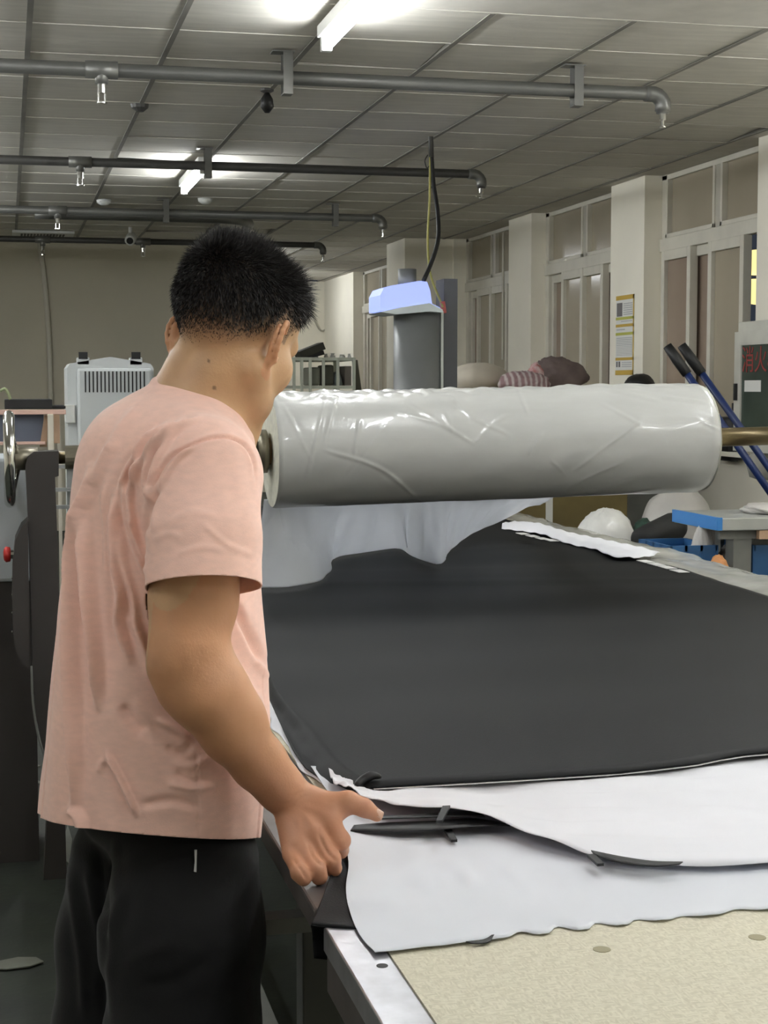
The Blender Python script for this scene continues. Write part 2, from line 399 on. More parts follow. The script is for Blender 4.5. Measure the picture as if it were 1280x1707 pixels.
# cable on the far partition
wy = 17.17
single('wall_cable', tube(catmull([ony(66, 405, wy), ony(72, 450, wy), ony(80, 540, wy), ony(85, 680, wy)], 14), .025, 8), M_frame, 'pale cable running down the far wall beside the white machine', 'cable', smooth=True)
single('wall_wire', tube(catmull([ony(515, 500, YB - .03), ony(525, 535, YB - .03), ony(537, 552, YB - .03), ony(548, 545, YB - .03)], 14), .014, 6), M_frame_shade, 'thin wire sagging across the far back wall', 'wire', smooth=True)
single('wall_conduit', tube([(XW - .02, 14.25, CZ - .1), (XW - .02, 14.25, 1.75)], .012, 6), M_frame_shade, 'thin conduit down the pier between the second and third window', 'conduit')
# poster on the pier
ya, yb = onx(1028, 500, XW)[1], onx(1058, 500, XW)[1]; za = onx(1043, 492, XW)[2]; zb = onx(1043, 625, XW)[2]
po = thing('wall_poster', 'tall white notice with yellow bands on the pier beside the window', 'poster', (XW, (ya + yb) / 2, zb))
M_paper = mat('paper', (232, 232, 226), 0.7); M_yel = mat('poster_yellow', (206, 172, 78), 0.7); M_grn = mat('poster_olive', (196, 196, 96), 0.7); M_gry = mat('poster_grey', (120, 116, 116), 0.7); M_lgry = mat('poster_text', (186, 186, 188), 0.7)
obj('sheet', box(XW - .004, XW, yb, ya, zb, za), M_paper, po)
Hh = za - zb
def band(nm, f0, f1, s0, s1, m_): obj(nm, box(XW - .006, XW - .004, yb + (1 - s1) * (ya - yb), yb + (1 - s0) * (ya - yb), za - f1 * Hh, za - f0 * Hh), m_, po)
band('band', 0, .055, 0, 1, M_yel); band('band', .27, .305, 0, 1, M_grn); band('band', .36, .395, 0, 1, M_yel); band('band', .465, .5, 0, 1, M_grn)
band('band', .78, .815, 0, 1, M_yel); band('band', .94, 1, 0, 1, M_yel); band('border', 0, 1, .95, 1, M_yel)
band('picture', .09, .26, .05, .35, M_gry); band('picture', .83, .9, .05, .12, M_gry); band('picture', .83, .9, .18, .26, M_gry)
for k in range(6): band('text_line', .1 + k * .027, .112 + k * .027, .42, .9, M_lgry)
for k in range(5): band('text_line', .53 + k * .022, .54 + k * .022, .05, .9, M_lgry)
for k in range(7): band('text_line', .64 + k * .018, .646 + k * .018, .05, .9, M_lgry)
for k in range(3): band('text_line', .84 + k * .025, .85 + k * .025, .35, .9, M_lgry)
band('text_line', .32, .33, .3, .9, M_lgry); band('text_line', .42, .435, .05, .5, M_lgry)
# hydrant cabinet
M_cab = mat('cabinet_frame', (206, 205, 194), 0.45, var=.05); M_cgl = mat('cabinet_glass', (72, 84, 76), 0.12, var=.15, vscale=3); M_red = mat('red_lettering', (150, 52, 46), 0.6)
XC = 4.25
y1 = onx(1226, 620, XC)[1]; zt = onx(1228, 537, XC)[2]; zb = 1.12; y0 = y1 - .95
hc = thing('hydrant_cabinet', 'pale steel fire hydrant cabinet with dark glass door and red characters', 'cabinet', (XC + .1, (y0 + y1) / 2, zb))
obj('body', box(XC + .012, XW - .003, y0, y1, zb, zt, .006), M_cab, hc)
dr = obj('door', join(box(XC - .012, XC + .012, y1 - .09, y1 - .005, zb, zt - .06), box(XC - .012, XC + .012, y0 + .005, y0 + .08, zb, zt - .06), box(XC - .012, XC + .012, y0 + .08, y1 - .09, zt - .14, zt - .06), box(XC - .012, XC + .012, y0 + .08, y1 - .09, zb, zb + .08)), M_cab, hc)
obj('glass', box(XC - .002, XC + .006, y0 + .08, y1 - .09, zb + .08, zt - .14), M_cgl, dr)
obj('handle', box(XC - .03, XC - .012, y1 - .055, y1 - .035, 1.42, 1.52), M_black, dr)
obj('paper_tag', box(XC - .005, XC - .003, onx(1269, 645, XC)[1], onx(1242, 645, XC)[1], onx(1255, 653, XC)[2], onx(1255, 634, XC)[2]), M_paper, hc)
tx = bpy.data.curves.new('lettering', 'FONT'); tx.body = '消火栓'; tx.size = .165; tx.extrude = .001
pt = np.array([XC - .004, onx(1237, 618, XC)[1], onx(1240, 617, XC)[2]]) - wloc(hc)
tmp = bpy.data.objects.new('tmp_text', tx); COL.objects.link(tmp); dg_ = bpy.context.evaluated_depsgraph_get()
lm_ = bpy.data.meshes.new_from_object(tmp.evaluated_get(dg_)); bpy.data.objects.remove(tmp); lm_.materials.clear(); lm_.materials.append(M_red); lm_.name = 'lettering'
to = bpy.data.objects.new('lettering', lm_); COL.objects.link(to); to.parent = hc
to.matrix_local = Matrix(((0, 0, -1, pt[0]), (-1, 0, 0, pt[1]), (0, 1, 0, pt[2]), (0, 0, 0, 1)))

# ================================================================== TABLE
TZ_ = 0.82; TXL, TXR = 0.38, 2.62
M_alu = mat('aluminium_edge', (186, 186, 190), 0.33, 0.75, var=.18, vscale=14, bump=.15, bscale=40)
M_rail = mat('dark_rail', (112, 106, 104), 0.4, 0.55, var=.2, vscale=9)
M_leg = mat('leg_grey', (120, 121, 116), 0.55, var=.08)
# woven beige top
M_weave = bpy.data.materials.new('woven_top'); M_weave.use_nodes = True
nt = M_weave.node_tree; b_ = nt.nodes['Principled BSDF']; b_.inputs['Roughness'].default_value = .65
tc = nt.nodes.new('ShaderNodeTexCoord'); mp1 = nt.nodes.new('ShaderNodeMapping'); mp1.inputs['Scale'].default_value = (70, 330, 1)
mp2 = nt.nodes.new('ShaderNodeMapping'); mp2.inputs['Scale'].default_value = (330, 70, 1)
na = nt.nodes.new('ShaderNodeTexNoise'); nb = nt.nodes.new('ShaderNodeTexNoise'); nc_ = nt.nodes.new('ShaderNodeTexNoise')
for n_ in (na, nb): n_.inputs['Scale'].default_value = 1.0; n_.inputs['Detail'].default_value = 1
nc_.inputs['Scale'].default_value = 110; nc_.inputs['Detail'].default_value = 0
nt.links.new(tc.outputs['Object'], mp1.inputs[0]); nt.links.new(tc.outputs['Object'], mp2.inputs[0]); nt.links.new(tc.outputs['Object'], nc_.inputs['Vector'])
nt.links.new(mp1.outputs[0], na.inputs['Vector']); nt.links.new(mp2.outputs[0], nb.inputs['Vector'])
st = nt.nodes.new('ShaderNodeMath'); st.operation = 'GREATER_THAN'; st.inputs[1].default_value = .5; nt.links.new(nc_.outputs['Fac'], st.inputs[0])
mx = nt.nodes.new('ShaderNodeMix'); nt.links.new(st.outputs[0], mx.inputs[0]); nt.links.new(na.outputs['Fac'], mx.inputs[2]); nt.links.new(nb.outputs['Fac'], mx.inputs[3])
rp = nt.nodes.new('ShaderNodeValToRGB'); rp.color_ramp.elements[0].position = .34; rp.color_ramp.elements[1].position = .64
rp.color_ramp.elements[0].color = lin((194, 188, 166)); rp.color_ramp.elements[1].color = lin((214, 209, 188))
nt.links.new(mx.outputs[0], rp.inputs[0]); nt.links.new(rp.outputs[0], b_.inputs['Base Color'])
bp = nt.nodes.new('ShaderNodeBump'); bp.inputs['Strength'].default_value = .35; bp.inputs['Distance'].default_value = .001
nt.links.new(mx.outputs[0], bp.inputs['Height']); nt.links.new(bp.outputs[0], b_.inputs['Normal'])

YG0, YG1 = 1.972, 2.036
nt_ = thing('spreading_table', 'beige woven-top cutting table module with aluminium edge, in the near right corner', 'table', (1.5, 1.1, 0), 'cutting table modules')
obj('table_top', box(TXL + .058, TXR - .05, .3, YG0 - .002, TZ_ - .03, TZ_ - .0006), M_weave, nt_)
obj('edge_strip', join(box(TXL, TXL + .056, .3, YG0, TZ_ - .034, TZ_, .002)), M_alu, nt_)
obj('edge_strip', join(box(TXR - .05, TXR, .3, YG0, TZ_ - .034, TZ_, .002)), M_alu, nt_)
obj('side_rail', box(TXL + .004, TXL + .04, .3, YG0 - .004, TZ_ - .085, TZ_ - .034), M_rail, nt_)
for (u, v) in ((1003, 1582), (1262, 1562)):
    p = onz(u, v, TZ_); obj('plug', lathe((p[0], p[1], TZ_ - .002), (0, 0, 1), [(0, .011), (.002, .011), (.0022, .009)], 16), mat('plug_olive', (150, 143, 112), .6), nt_)
p = onz(637, 1610, TZ_); obj('screw_hole', lathe((p[0], p[1], TZ_ - .002), (0, 0, 1), [(0, .007), (.0025, .007)], 14), M_black, nt_)
for x in (TXL + .03, TXR - .1):
    for y in (.45, YG0 - .09):
        obj('leg', box(x, x + .06, y, y + .06, 0, TZ_ - .03, .003), M_leg, nt_)
obj('stretcher', box(TXL + .03, TXR - .04, 1.9, 1.94, .25, .3), M_leg, nt_)
ft = thing('spreading_table', 'long cutting table under the black fabric, running away into the room', 'table', (1.5, 6, 0), 'cutting table modules')
obj('table_top', box(TXL + .122, TXR - .05, YG1, 8.9, TZ_ - .03, TZ_ - .0006), M_weave, ft)
obj('edge_strip', box(TXL, TXL + .12, YG1, 8.9, TZ_ - .036, TZ_, .004), M_rail, ft)
obj('edge_strip', box(TXR - .05, TXR, YG1, 8.9, TZ_ - .036, TZ_, .004), M_alu, ft)
for x in (TXL + .05, TXR - .1):
    for y in (2.4, 4.2, 6.1, 8.0, 8.75):
        obj('leg', box(x, x + .06, y, y + .06, 0, TZ_ - .03, .003), M_leg, ft)
for y in (6.1, 8.7):
    obj('stretcher', box(TXL + .0, TXR - .04, y, y + .05, .71, .745), mat('beam_grey', (150, 151, 145), .5), ft)
obj('stretcher', box(TXL - .028, TXR - .04, 2.35, 2.39, .68, .704), MATS['beam_grey'], ft)
for x in (TXL + .05, TXR - .1): obj('side_beam', box(x + .01, x + .05, YG1 + .1, 8.8, .25, .3), M_leg, ft)

# ================================================================== FABRIC
M_blk = mat('black_knit', (19, 20, 22), 0.6, var=.05, vscale=3, bump=.12, bscale=350, spec=.2)
M_blk2 = mat('black_tape', (22, 22, 24), 0.5)
M_wht = mat('white_knit', (226, 227, 233), 0.6, var=.025, vscale=4, bump=.1, bscale=300, sheen=.15)
M_lwht = mat('white_film_sheet', (214, 217, 224), 0.5, var=.02, vscale=4)
# lower white sheet
left = [onz(625, 1590, .8235), onz(597, 1555, .8235), onz(581, 1512, .824), onz(577, 1480, .826), onz(582, 1440, .832), onz(577, 1404, .844), onz(572, 1385, .840), onz(562, 1350, .834), onz(540, 1310, .832), onz(520, 1280, .832)]
near_y = [1.851, 1.868, 1.878, 1.888, 1.893, 1.897, 1.93]
near_x = [.42, .56, .68, .79, .88, .96, 2.5]
NC, NR = 220, 60
Lc = catmull(left, NR); G = np.zeros((NR, NC, 3)); xs = np.linspace(0, 1, NC) ** 1.6
for i in range(NR):
    t = i / (NR - 1); X = Lc[i, 0] + (2.5 - Lc[i, 0]) * xs
    yn = np.interp(X, near_x, near_y)
    y0 = Lc[i, 1] - np.interp(Lc[i, 0], near_x, near_y)
    edge = max(0, 1 - i / 5)
    sc = np.abs(np.sin(X * 41 + np.sin(X * 9) * 2)) * np.clip((X - .5) * 8, 0, 1)
    Y = yn + (Lc[i, 1] - 1.851) * (1 - xs) + (2.75 - 1.93) * t * xs + edge * .024 * sc ** 3 * (.4 + .6 * np.abs(np.sin(X * 7.3)))
    Z = .8214 + (Lc[i, 2] - .8214) * np.exp(-(X - Lc[i, 0]) / .06) + edge * .003 * (1 - sc) * np.clip((X - .5) * 8, 0, 1)
    G[i] = np.stack([X, Y, Z], 1)
q = G[..., :2]
G[..., 2] += .0025 * vnoise(q * np.array([1, 2.2]), 14, 1) + .0012 * vnoise(q, 45, 2) + .004 * np.exp(-((q[..., 0] - .62) / .09) ** 2 - ((q[..., 1] - 2.12) / .07) ** 2) * np.sin(q[..., 0] * 95)
G[..., 2] = np.maximum(G[..., 2], .8212)
fb = single('white_fabric_sheet', thicken(G.reshape(-1, 3), grid_faces(NR, NC), NR, NC, .001), M_lwht, 'pale white fabric sheet with scalloped edge lying over the beige table top', 'fabric', smooth=True)
# upper white ply
edge_px = [(556, 1308, .846), (590, 1318, .858), (612, 1332, .858), (650, 1341, .856), (700, 1345, .856), (755, 1347, .858), (800, 1358, .853), (840, 1372, .848), (900, 1396, .842), (960, 1414, .838), (990, 1424, .836), (1060, 1438, .834), (1140, 1444, .833), (1280, 1440, .833)]
E0 = [onz(u, v, z) for u, v, z in edge_px] + [np.array([1.75, 2.3, .833]), np.array([2.48, 2.32, .833])]
E0 = catmull(E0, 200)
far = np.stack([np.linspace(.50, 2.48, 200) ** 1.0, np.full(200, 2.8), np.full(200, .839)], 1)
far[:, 0] = E0[:, 0] * 1.0 + .03
NR2 = 34; G = np.zeros((NR2, 200, 3))
for i in range(NR2):
    t = i / (NR2 - 1); G[i] = E0 * (1 - t) + far * t
    G[i, :, 2] = .838 + (E0[:, 2] - .838) * max(0, 1 - t * 1.6) ** 1.5 + .004 * math.exp(-((t - .12) / .1) ** 2)
q = G[..., :2]; tt = np.linspace(0, 1, NR2)[:, None]
G[..., 2] += .0035 * vnoise(q * np.array([.8, 2.6]), 13, 3) * np.clip(tt * 5, .25, 1) + .003 * np.sin(q[..., 1] * 70 + q[..., 0] * 14) * np.exp(-((q[..., 0] - .95) / .35) ** 2)
G[..., 2] += .006 * np.abs(vnoise(q, 60, 9)) * np.exp(-((q[..., 0] - .57) / .07) ** 2)
G[..., 2] = np.maximum(G[..., 2], .831)
single('white_fabric_ply', thicken(G.reshape(-1, 3), grid_faces(NR2, 200), NR2, 200, .001), M_wht, 'bright white fabric ply with a wavy lifted edge below the black fabric', 'fabric', smooth=True)
# black ply stack
ys = [2.62, 2.68, 2.75, 2.85, 3.0, 3.2, 3.45, 3.8, 4.5, 5.5, 6.5, 7.5, 9.0]
def pxz(u, v, z): return onz(u, v, z)
lf = [pxz(606, 1314, .846), pxz(578, 1312, .834), pxz(545, 1300, .832), pxz(515, 1283, .829), pxz(492, 1255, .828), pxz(478, 1228, .828), pxz(462, 1195, .828), pxz(446, 1160, .828), pxz(420, 1100, .828), np.array([.45, 4.5, .828]), np.array([.44, 6, .828]), np.array([.44, 8.7, .828])]
rd = [pxz(622, 1308, .852), pxz(606, 1296, .853), pxz(580, 1278, .853), pxz(557, 1255, .853), pxz(535, 1232, .853), pxz(512, 1206, .853), pxz(486, 1180, .853), pxz(462, 1150, .853), pxz(440, 1098, .852), np.array([.52, 4.5, .85]), np.array([.52, 6, .85]), np.array([.52, 8.7, .85])]
NB = 150; L = catmull(lf, NB); Rg = catmull(rd, NB)
rx = lambda y: np.interp(y, [2.5, 4.6, 5.2, 5.6, 6.0, 7.0, 8.0, 9], [2.3, 2.30, 2.33, 2.34, 2.33, 2.36, 2.38, 2.38])
rows = []
for i in range(NB):
    t = i / (NB - 1); yr = Rg[i, 1]
    X = np.concatenate([np.linspace(L[i, 0], Rg[i, 0], 14)[:-1], Rg[i, 0] + (rx(yr) - Rg[i, 0]) * np.linspace(0, 1, 90)])
    k = np.clip((X - L[i, 0]) / (Rg[i, 0] - L[i, 0] + 1e-6), 0, 1); s = k * k * (3 - 2 * k)
    Y = L[i, 1] + (Rg[i, 1] - L[i, 1]) * k
    # near hem line: bulges toward the camera further right
    yn = np.interp(X, [.5, .6, .8, 1.0, 1.15, 1.25, 1.35, 2.3], [2.66, 2.655, 2.655, 2.66, 2.69, 2.735, 2.745, 2.78])
    Y = Y + (yn - 2.66) * max(0, 1 - (Rg[i, 1] - Rg[0, 1]) / 1.2) * np.clip(k, 0, 1)
    Z = L[i, 2] + (Rg[i, 2] - L[i, 2]) * s
    rows.append(np.stack([X, Y, Z], 1))
G = np.array(rows); q = G[..., :2]; flat = np.clip((G[..., 2] - .84) / .01, 0, 1)
G[..., 2] += (.0035 * vnoise(q * np.array([.3, 2.2]), 3.2, 5) + .0015 * np.exp(-((q[..., 1] - 5.55) / .08) ** 2) + .003 * np.exp(-((q[..., 1] - 5.95 - .5 * (q[..., 0] - 1.3)) / .09) ** 2) + .003 * np.exp(-((q[..., 1] - 5.2 + .12 * (q[..., 0] - 1.3)) / .06) ** 2)) * flat
G[..., 2] += .005 * (1 - flat) * vnoise(q, 30, 6) * np.clip((G[..., 2] - .828) * 120, 0, 1)
NCB = G.shape[1]
blk = thing('black_fabric_stack', 'wide black fabric spread over the long table in front of the film roll', 'fabric', (1.4, 5, TZ_))
obj('top_ply', thicken(G.reshape(-1, 3), grid_faces(NB, NCB), NB, NCB, .004), M_blk, blk, True)
# front selvage line and curl at the corner
fe = G[0, 13:].copy(); fe[:, 2] -= .006
obj('selvage', tube(fe[::3], .0012, 6), mat('selvage_white', (214, 214, 214), .6), blk, True)
c0 = pxz(606, 1300, .856)
obj('curled_corner', tube(catmull([c0 + (-.015, -.01, -.006), c0, c0 + (.014, .002, .006), c0 + (.03, .006, .002)], 12), [.004, .006, .007, .0075, .008, .008, .008, .008, .007, .006, .005, .003], 8), M_blk2, blk, True)
# tab marks on the right selvage
for k, (u, v) in enumerate([(870, 889), (886, 893), (902, 897), (918, 900), (1074, 935), (1092, 940), (1110, 945), (1130, 951)]):
    p = pxz(u, v, .857); obj('selvage_tab', box(p[0] - .02, p[0] + .02, p[1] - .055, p[1] + .03, .8555, .8575), mat('tab_white', (216, 216, 214), .6), blk)
# black tapes in the gap
def strip(name, top, bot, z, m_, label, th=.0015, par=None, z2=None):
    a = catmull([onz(u, v, z) for u, v in top], 40); b2 = catmull([onz(u, v, z2 or z) for u, v in bot], 40)
    G = np.stack([b2 * (1 - t) + a * t for t in np.linspace(0, 1, 4)])
    return single(name, thicken(G.reshape(-1, 3), grid_faces(4, 40), 4, 40, th), m_, label, 'tape', smooth=True)
strip('black_tape', [(626, 1360), (700, 1357), (760, 1352), (800, 1352)], [(626, 1365), (700, 1362), (760, 1360), (810, 1362)], .846, M_blk2, 'narrow black tape lying under the lifted white edge, upper of two')
strip('black_tape', [(590, 1375), (640, 1371), (720, 1368), (790, 1364), (845, 1372)], [(584, 1384), (640, 1385), (720, 1383), (790, 1377), (850, 1376)], .838, M_blk2, 'wider black tape lying under the lifted white edge, lower of two')
strip('black_tape', [(985, 1417), (1040, 1428), (1090, 1435), (1138, 1436)], [(990, 1424), (1040, 1438), (1090, 1443), (1132, 1440)], .842, M_blk2, 'short black tape curving along the edge of the white ply on the right')
strip('black_tape', [(770, 1566), (790, 1569), (810, 1564), (822, 1556)], [(772, 1568), (790, 1572), (812, 1570), (824, 1558)], .8245, M_blk2, 'tiny black thread sliver at the scalloped white edge')
def clip(u, v, du, dv, z, lb):
    a = onz(u, v, z); b = onz(u + du, v + dv, z)
    w = np.array([.006, 0, 0])
    g = prism([a - w, a + w, b + w * .8, b - w * .8], (0, 0, .004))
    single('fabric_clip', g, M_blk2, lb, 'clip')
clip(744, 1347, -12, 25, .862, 'small black clip across the upper black tape')
clip(746, 1386, 11, 18, .828, 'tiny black scrap hanging below the clip')
clip(985, 1428, 16, 16, .838, 'tiny black scrap at the left end of the short black tape')
# black flap at the gap under the white sheet
cr = [[onz(590, 1408, .8212), onz(572, 1420, .830), onz(558, 1440, .832)],
      [onz(594, 1460, .8212), onz(562, 1470, .825), onz(541, 1487, .827)],
      [onz(600, 1520, .8212), onz(556, 1520, .8225), onz(527, 1520, .824)],
      [onz(605, 1548, .8212), onz(560, 1545, .8222), onz(519, 1540, .822)],
      [onz(610, 1556, .80) , np.array([.44, 2.0, .79]), np.array([.372, 2.008, .80])],
      [np.array([.5, 2.004, .76]), np.array([.44, 2.004, .755]), np.array([.374, 2.006, .765])]]
single('black_fabric_flap', loft(cr, 24, 40, .0015), M_blk, 'black fabric flap tucked into the gap between the tables by the hand', 'fabric', smooth=True)
# crumpled white edge on the far rail
cr = []
for k, (ul, vl, ur, vr) in enumerate([(560, 1312, 600, 1312), (530, 1300, 560, 1290), (508, 1285, 535, 1268), (493, 1268, 520, 1245), (478, 1240, 505, 1215), (465, 1222, 492, 1196), (452, 1205, 478, 1180), (440, 1180, 465, 1155)]):
    a = onz(ul, vl, .824); b = onz(ur, vr, .826); cr.append([a, (a + b) / 2 + (0, 0, .004), b])
def crum(G):
    G[..., 2] += .0025 * vnoise(G[..., :2], 32, 4) - .002; G[..., 2] = np.maximum(G[..., 2], .8215); G[..., 0] += .004 * vnoise(G[..., 1:2], 22, 8); return G
single('white_fabric_edge', loft(cr, 16, 60, .001, crum), M_wht, 'crumpled white fabric edge peeping out beneath the black fabric by the forearm', 'fabric', smooth=True)
# white strip on the right selvage
top = [(838, 873), (870, 868), (930, 882), (1000, 898), (1060, 912), (1100, 922)]; bot = [(836, 879), (870, 884), (930, 900), (985, 914), (1045, 930), (1090, 926)]
def white_r(G):
    G[..., 2] += .006 * vnoise(G[..., :2] * np.array([2, 1]), 16, 3); return G
a = [onz(u, v, .862) for u, v in top]; b2 = [onz(u, v, .86) for u, v in bot]
single('white_fabric_strip', loft([b2, (np.array(a) + np.array(b2)) / 2 + (0, 0, .008), a], 60, 12, .001, white_r), M_wht, 'white fabric strip lying along the far right edge of the black fabric', 'fabric', smooth=True)
# clear grey film along the right table edge
M_film2 = mat('grey_film', (176, 176, 170), 0.25, var=.12, vscale=9, bump=.25, bscale=30, coat=.3)
yy = np.linspace(3.2, 8.2, 60)
def film_r(G):
    G[..., 2] += .006 * vnoise(G[..., :2] * np.array([3, 1]), 9, 13); G[..., 0] += .01 * vnoise(G[..., 1:2], 12, 3); return G
single('plastic_film_strip', loft([np.stack([np.full(60, 2.30), yy, np.full(60, .835)], 1), np.stack([np.full(60, 2.43), yy, np.full(60, .84)], 1), np.stack([np.full(60, 2.55), yy, np.full(60, .842)], 1), np.stack([np.full(60, 2.63), yy, np.full(60, .835)], 1)], 90, 18, .001, film_r), M_film2, 'greyish clear plastic film along the right edge of the long table', 'film', smooth=True)

# ================================================================== ROLL AND SPREADING MACHINE
YR = 5.0
AL = ony(450, 752, YR); AR = ony(1166, 730, YR)
ax = (AR - AL) / np.linalg.norm(AR - AL); RL = np.linalg.norm(AR - AL); RR = .179
M_film = mat('roll_film', (186, 187, 184), 0.28, 0.0, var=.035, vscale=6, bump=.10, bscale=18, coat=.35, stretch=(1, 3, 3))
M_layer = mat('roll_end_layers', (226, 224, 208), 0.6, var=.1, vscale=40)
nn, bb = frame_from(ax)
na_, nl = 260, 300
A = np.linspace(0, 2 * math.pi, na_, endpoint=False); S = np.linspace(0, 1, nl)
V = np.zeros((nl, na_, 3))
ridges = [[(545, 660), (530, 720), (510, 800)], [(560, 665), (540, 740)], [(540, 750), (640, 785), (700, 835)], [(655, 685), (750, 715), (790, 740)], [(745, 655), (780, 690), (850, 725)],
          [(950, 790), (1010, 745), (1075, 695)], [(925, 825), (980, 795), (1040, 770)], [(790, 740), (830, 700), (850, 690)], [(880, 760), (905, 720)], [(1100, 660), (1150, 668), (1185, 672)], [(1010, 648), (1100, 668)], [(860, 640), (880, 690)], [(500, 665), (540, 658)], [(600, 700), (590, 760)]]
more_r = []
for k in range(9):
    u0 = random.uniform(470, 1160); v0 = random.uniform(655, 800); an0 = random.choice((-.9, -.6, .5, .8, 1.1, 1.4)); ln_ = random.uniform(40, 120)
    more_r.append([(u0, v0), (u0 + ln_ * .5 * math.cos(an0) + random.uniform(-3, 3), v0 + ln_ * .5 * math.sin(an0)), (u0 + ln_ * math.cos(an0), v0 + ln_ * math.sin(an0))])
def ridge_disp(pts, defs):
    u, v, d = proj(pts); out = np.zeros(len(u))
    for poly, amp, w in defs:
        pp = np.array(poly, float); n = int(np.linalg.norm(np.diff(pp, axis=0), axis=1).sum() / 2.5) + 4
        c = catmull(pp, n); lo = c.min(0) - 4 * w; hi = c.max(0) + 4 * w
        sel = np.where((u > lo[0]) & (u < hi[0]) & (v > lo[1]) & (v < hi[1]))[0]
        if len(sel) == 0: continue
        dm = np.empty(len(sel)); t = np.empty(len(sel))
        for i0 in range(0, len(sel), 8000):
            s_ = sel[i0:i0 + 8000]; D = (u[s_][:, None] - c[None, :, 0]) ** 2 + (v[s_][:, None] - c[None, :, 1]) ** 2
            k = D.argmin(1); dm[i0:i0 + 8000] = np.sqrt(D[np.arange(len(s_)), k]); t[i0:i0 + 8000] = k / (n - 1.0)
        taper = np.clip(np.minimum(t, 1 - t) * 6 + .15, 0, 1)
        out[sel] += amp * taper * (np.exp(-(dm / w) ** 2) - .35 * np.exp(-(dm / (2.2 * w)) ** 2))
    return out
for i, s in enumerate(S):
    r = RR * (1 - .0 * s)
    e = min(s * RL, (1 - s) * RL)
    r -= .010 * max(0, 1 - e / .03) ** 2 if s > .5 else .004 * max(0, 1 - e / .01) ** 2
    V[i] = AL + ax * RL * s + r * (np.cos(A)[:, None] * nn + np.sin(A)[:, None] * bb)
Vf = V.reshape(-1, 3)
rad = Vf - (AL + np.outer((Vf - AL) @ ax, ax)); rad /= np.linalg.norm(rad, axis=1)[:, None]
front = (rad @ -FW) > -.05
dd = ridge_disp(Vf, [(p, .003, 3.2) for p in ridges] + [(p, .0016, 3.0) for p in more_r]) * front
sc_ = ((Vf - AL) @ ax)[:, None]; an = np.arctan2(rad @ bb, rad @ nn)[:, None]
dd += .0012 * vnoise(np.concatenate([sc_ * 9, np.cos(an) * 3, np.sin(an) * 3], 1), 2.0, 21)
topm = np.clip((rad[:, 2] - .86) * 8, 0, 1); dd += topm * .006 * np.abs(vnoise(np.concatenate([sc_ * 30, np.cos(an) * 10], 1), 1.2, 5))
Vf = Vf + rad * dd[:, None]
F = []
for i in range(nl - 1):
    for k in range(na_):
        a = i * na_ + k; b = i * na_ + (k + 1) % na_; F.append((a, b, b + na_, a + na_))
roll = thing('film_roll', 'large silvery-white plastic film roll held on a bar above the table', 'film roll', tuple((AL + AR) / 2 + (0, 0, -RR)))
obj('wound_film', (Vf, F), M_film, roll, True)
prof = [(0.0, .04)]
for k in range(14): prof += [(-.004 * (k % 2), .05 + k * (RR - .055) / 13)]
obj('end_layers', lathe(AL + ax * .004, ax, prof, 64), M_layer, roll)
obj('end_layers', lathe(AR - ax * .004, -ax, prof, 64), M_layer, roll)
obj('core_tube', lathe(AL - ax * .006, ax, [(0, .042), (RL + .012, .042)], 24), mat('card_core', (140, 116, 84), .8), roll)
# hanging film
top_ = [(440, 832), (520, 834), (600, 832), (680, 830), (760, 828), (840, 828), (930, 825)]
bot_ = [(425, 980), (470, 979), (515, 973), (548, 955), (580, 924), (620, 919), (655, 914), (690, 928), (727, 940), (752, 915), (790, 888), (835, 868), (870, 850), (905, 838)]
def fr(u): return np.interp(u, [425, 548, 580, 655, 727, 752, 835, 905], [.862, .862, .864, .864, .864, .87, .92, 1.04])
bw = [onz(u, v, fr(u)) for u, v in bot_]
tw = [P(u, v, np.interp(u, [440, 930], [5.12, 5.42])) for u, v in top_]
bwc = catmull(bw, 120); twc = catmull(tw, 120)
mid = bwc * .55 + twc * .45; mid[:, 2] -= .0
def hang(G):
    t = np.linspace(0, 1, G.shape[0])[:, None]; j = np.linspace(0, 1, G.shape[1])[None]
    w = np.sin(j * 55 + np.sin(j * 13) * 3 + t * 4) * .5 + np.sin(j * 118 + t * 7) * .3
    env = np.clip(t * 2.5, 0, 1) * np.clip((1 - t) * 4, .12, 1) * (.35 + .65 * (j > .25))
    G[..., 1] += .05 * w * env; G[..., 2] += .008 * w * env * t
    return G
M_hang = mat('hanging_film', (232, 235, 238), 0.3, 0.0, var=.03, vscale=8, bump=.15, bscale=20, coat=.3)
nt = M_hang.node_tree; pb = nt.nodes['Principled BSDF']; trn = nt.nodes.new('ShaderNodeBsdfTranslucent'); trn.inputs[0].default_value = lin((238, 240, 244))
mxs = nt.nodes.new('ShaderNodeMixShader'); mxs.inputs[0].default_value = .55; nt.links.new(pb.outputs[0], mxs.inputs[1]); nt.links.new(trn.outputs[0], mxs.inputs[2]); nt.links.new(mxs.outputs[0], nt.nodes['Material Output'].inputs[0])
hg = obj('hanging_film', loft([twc, mid, bwc], 160, 40, .0012, hang), M_hang, roll, True)
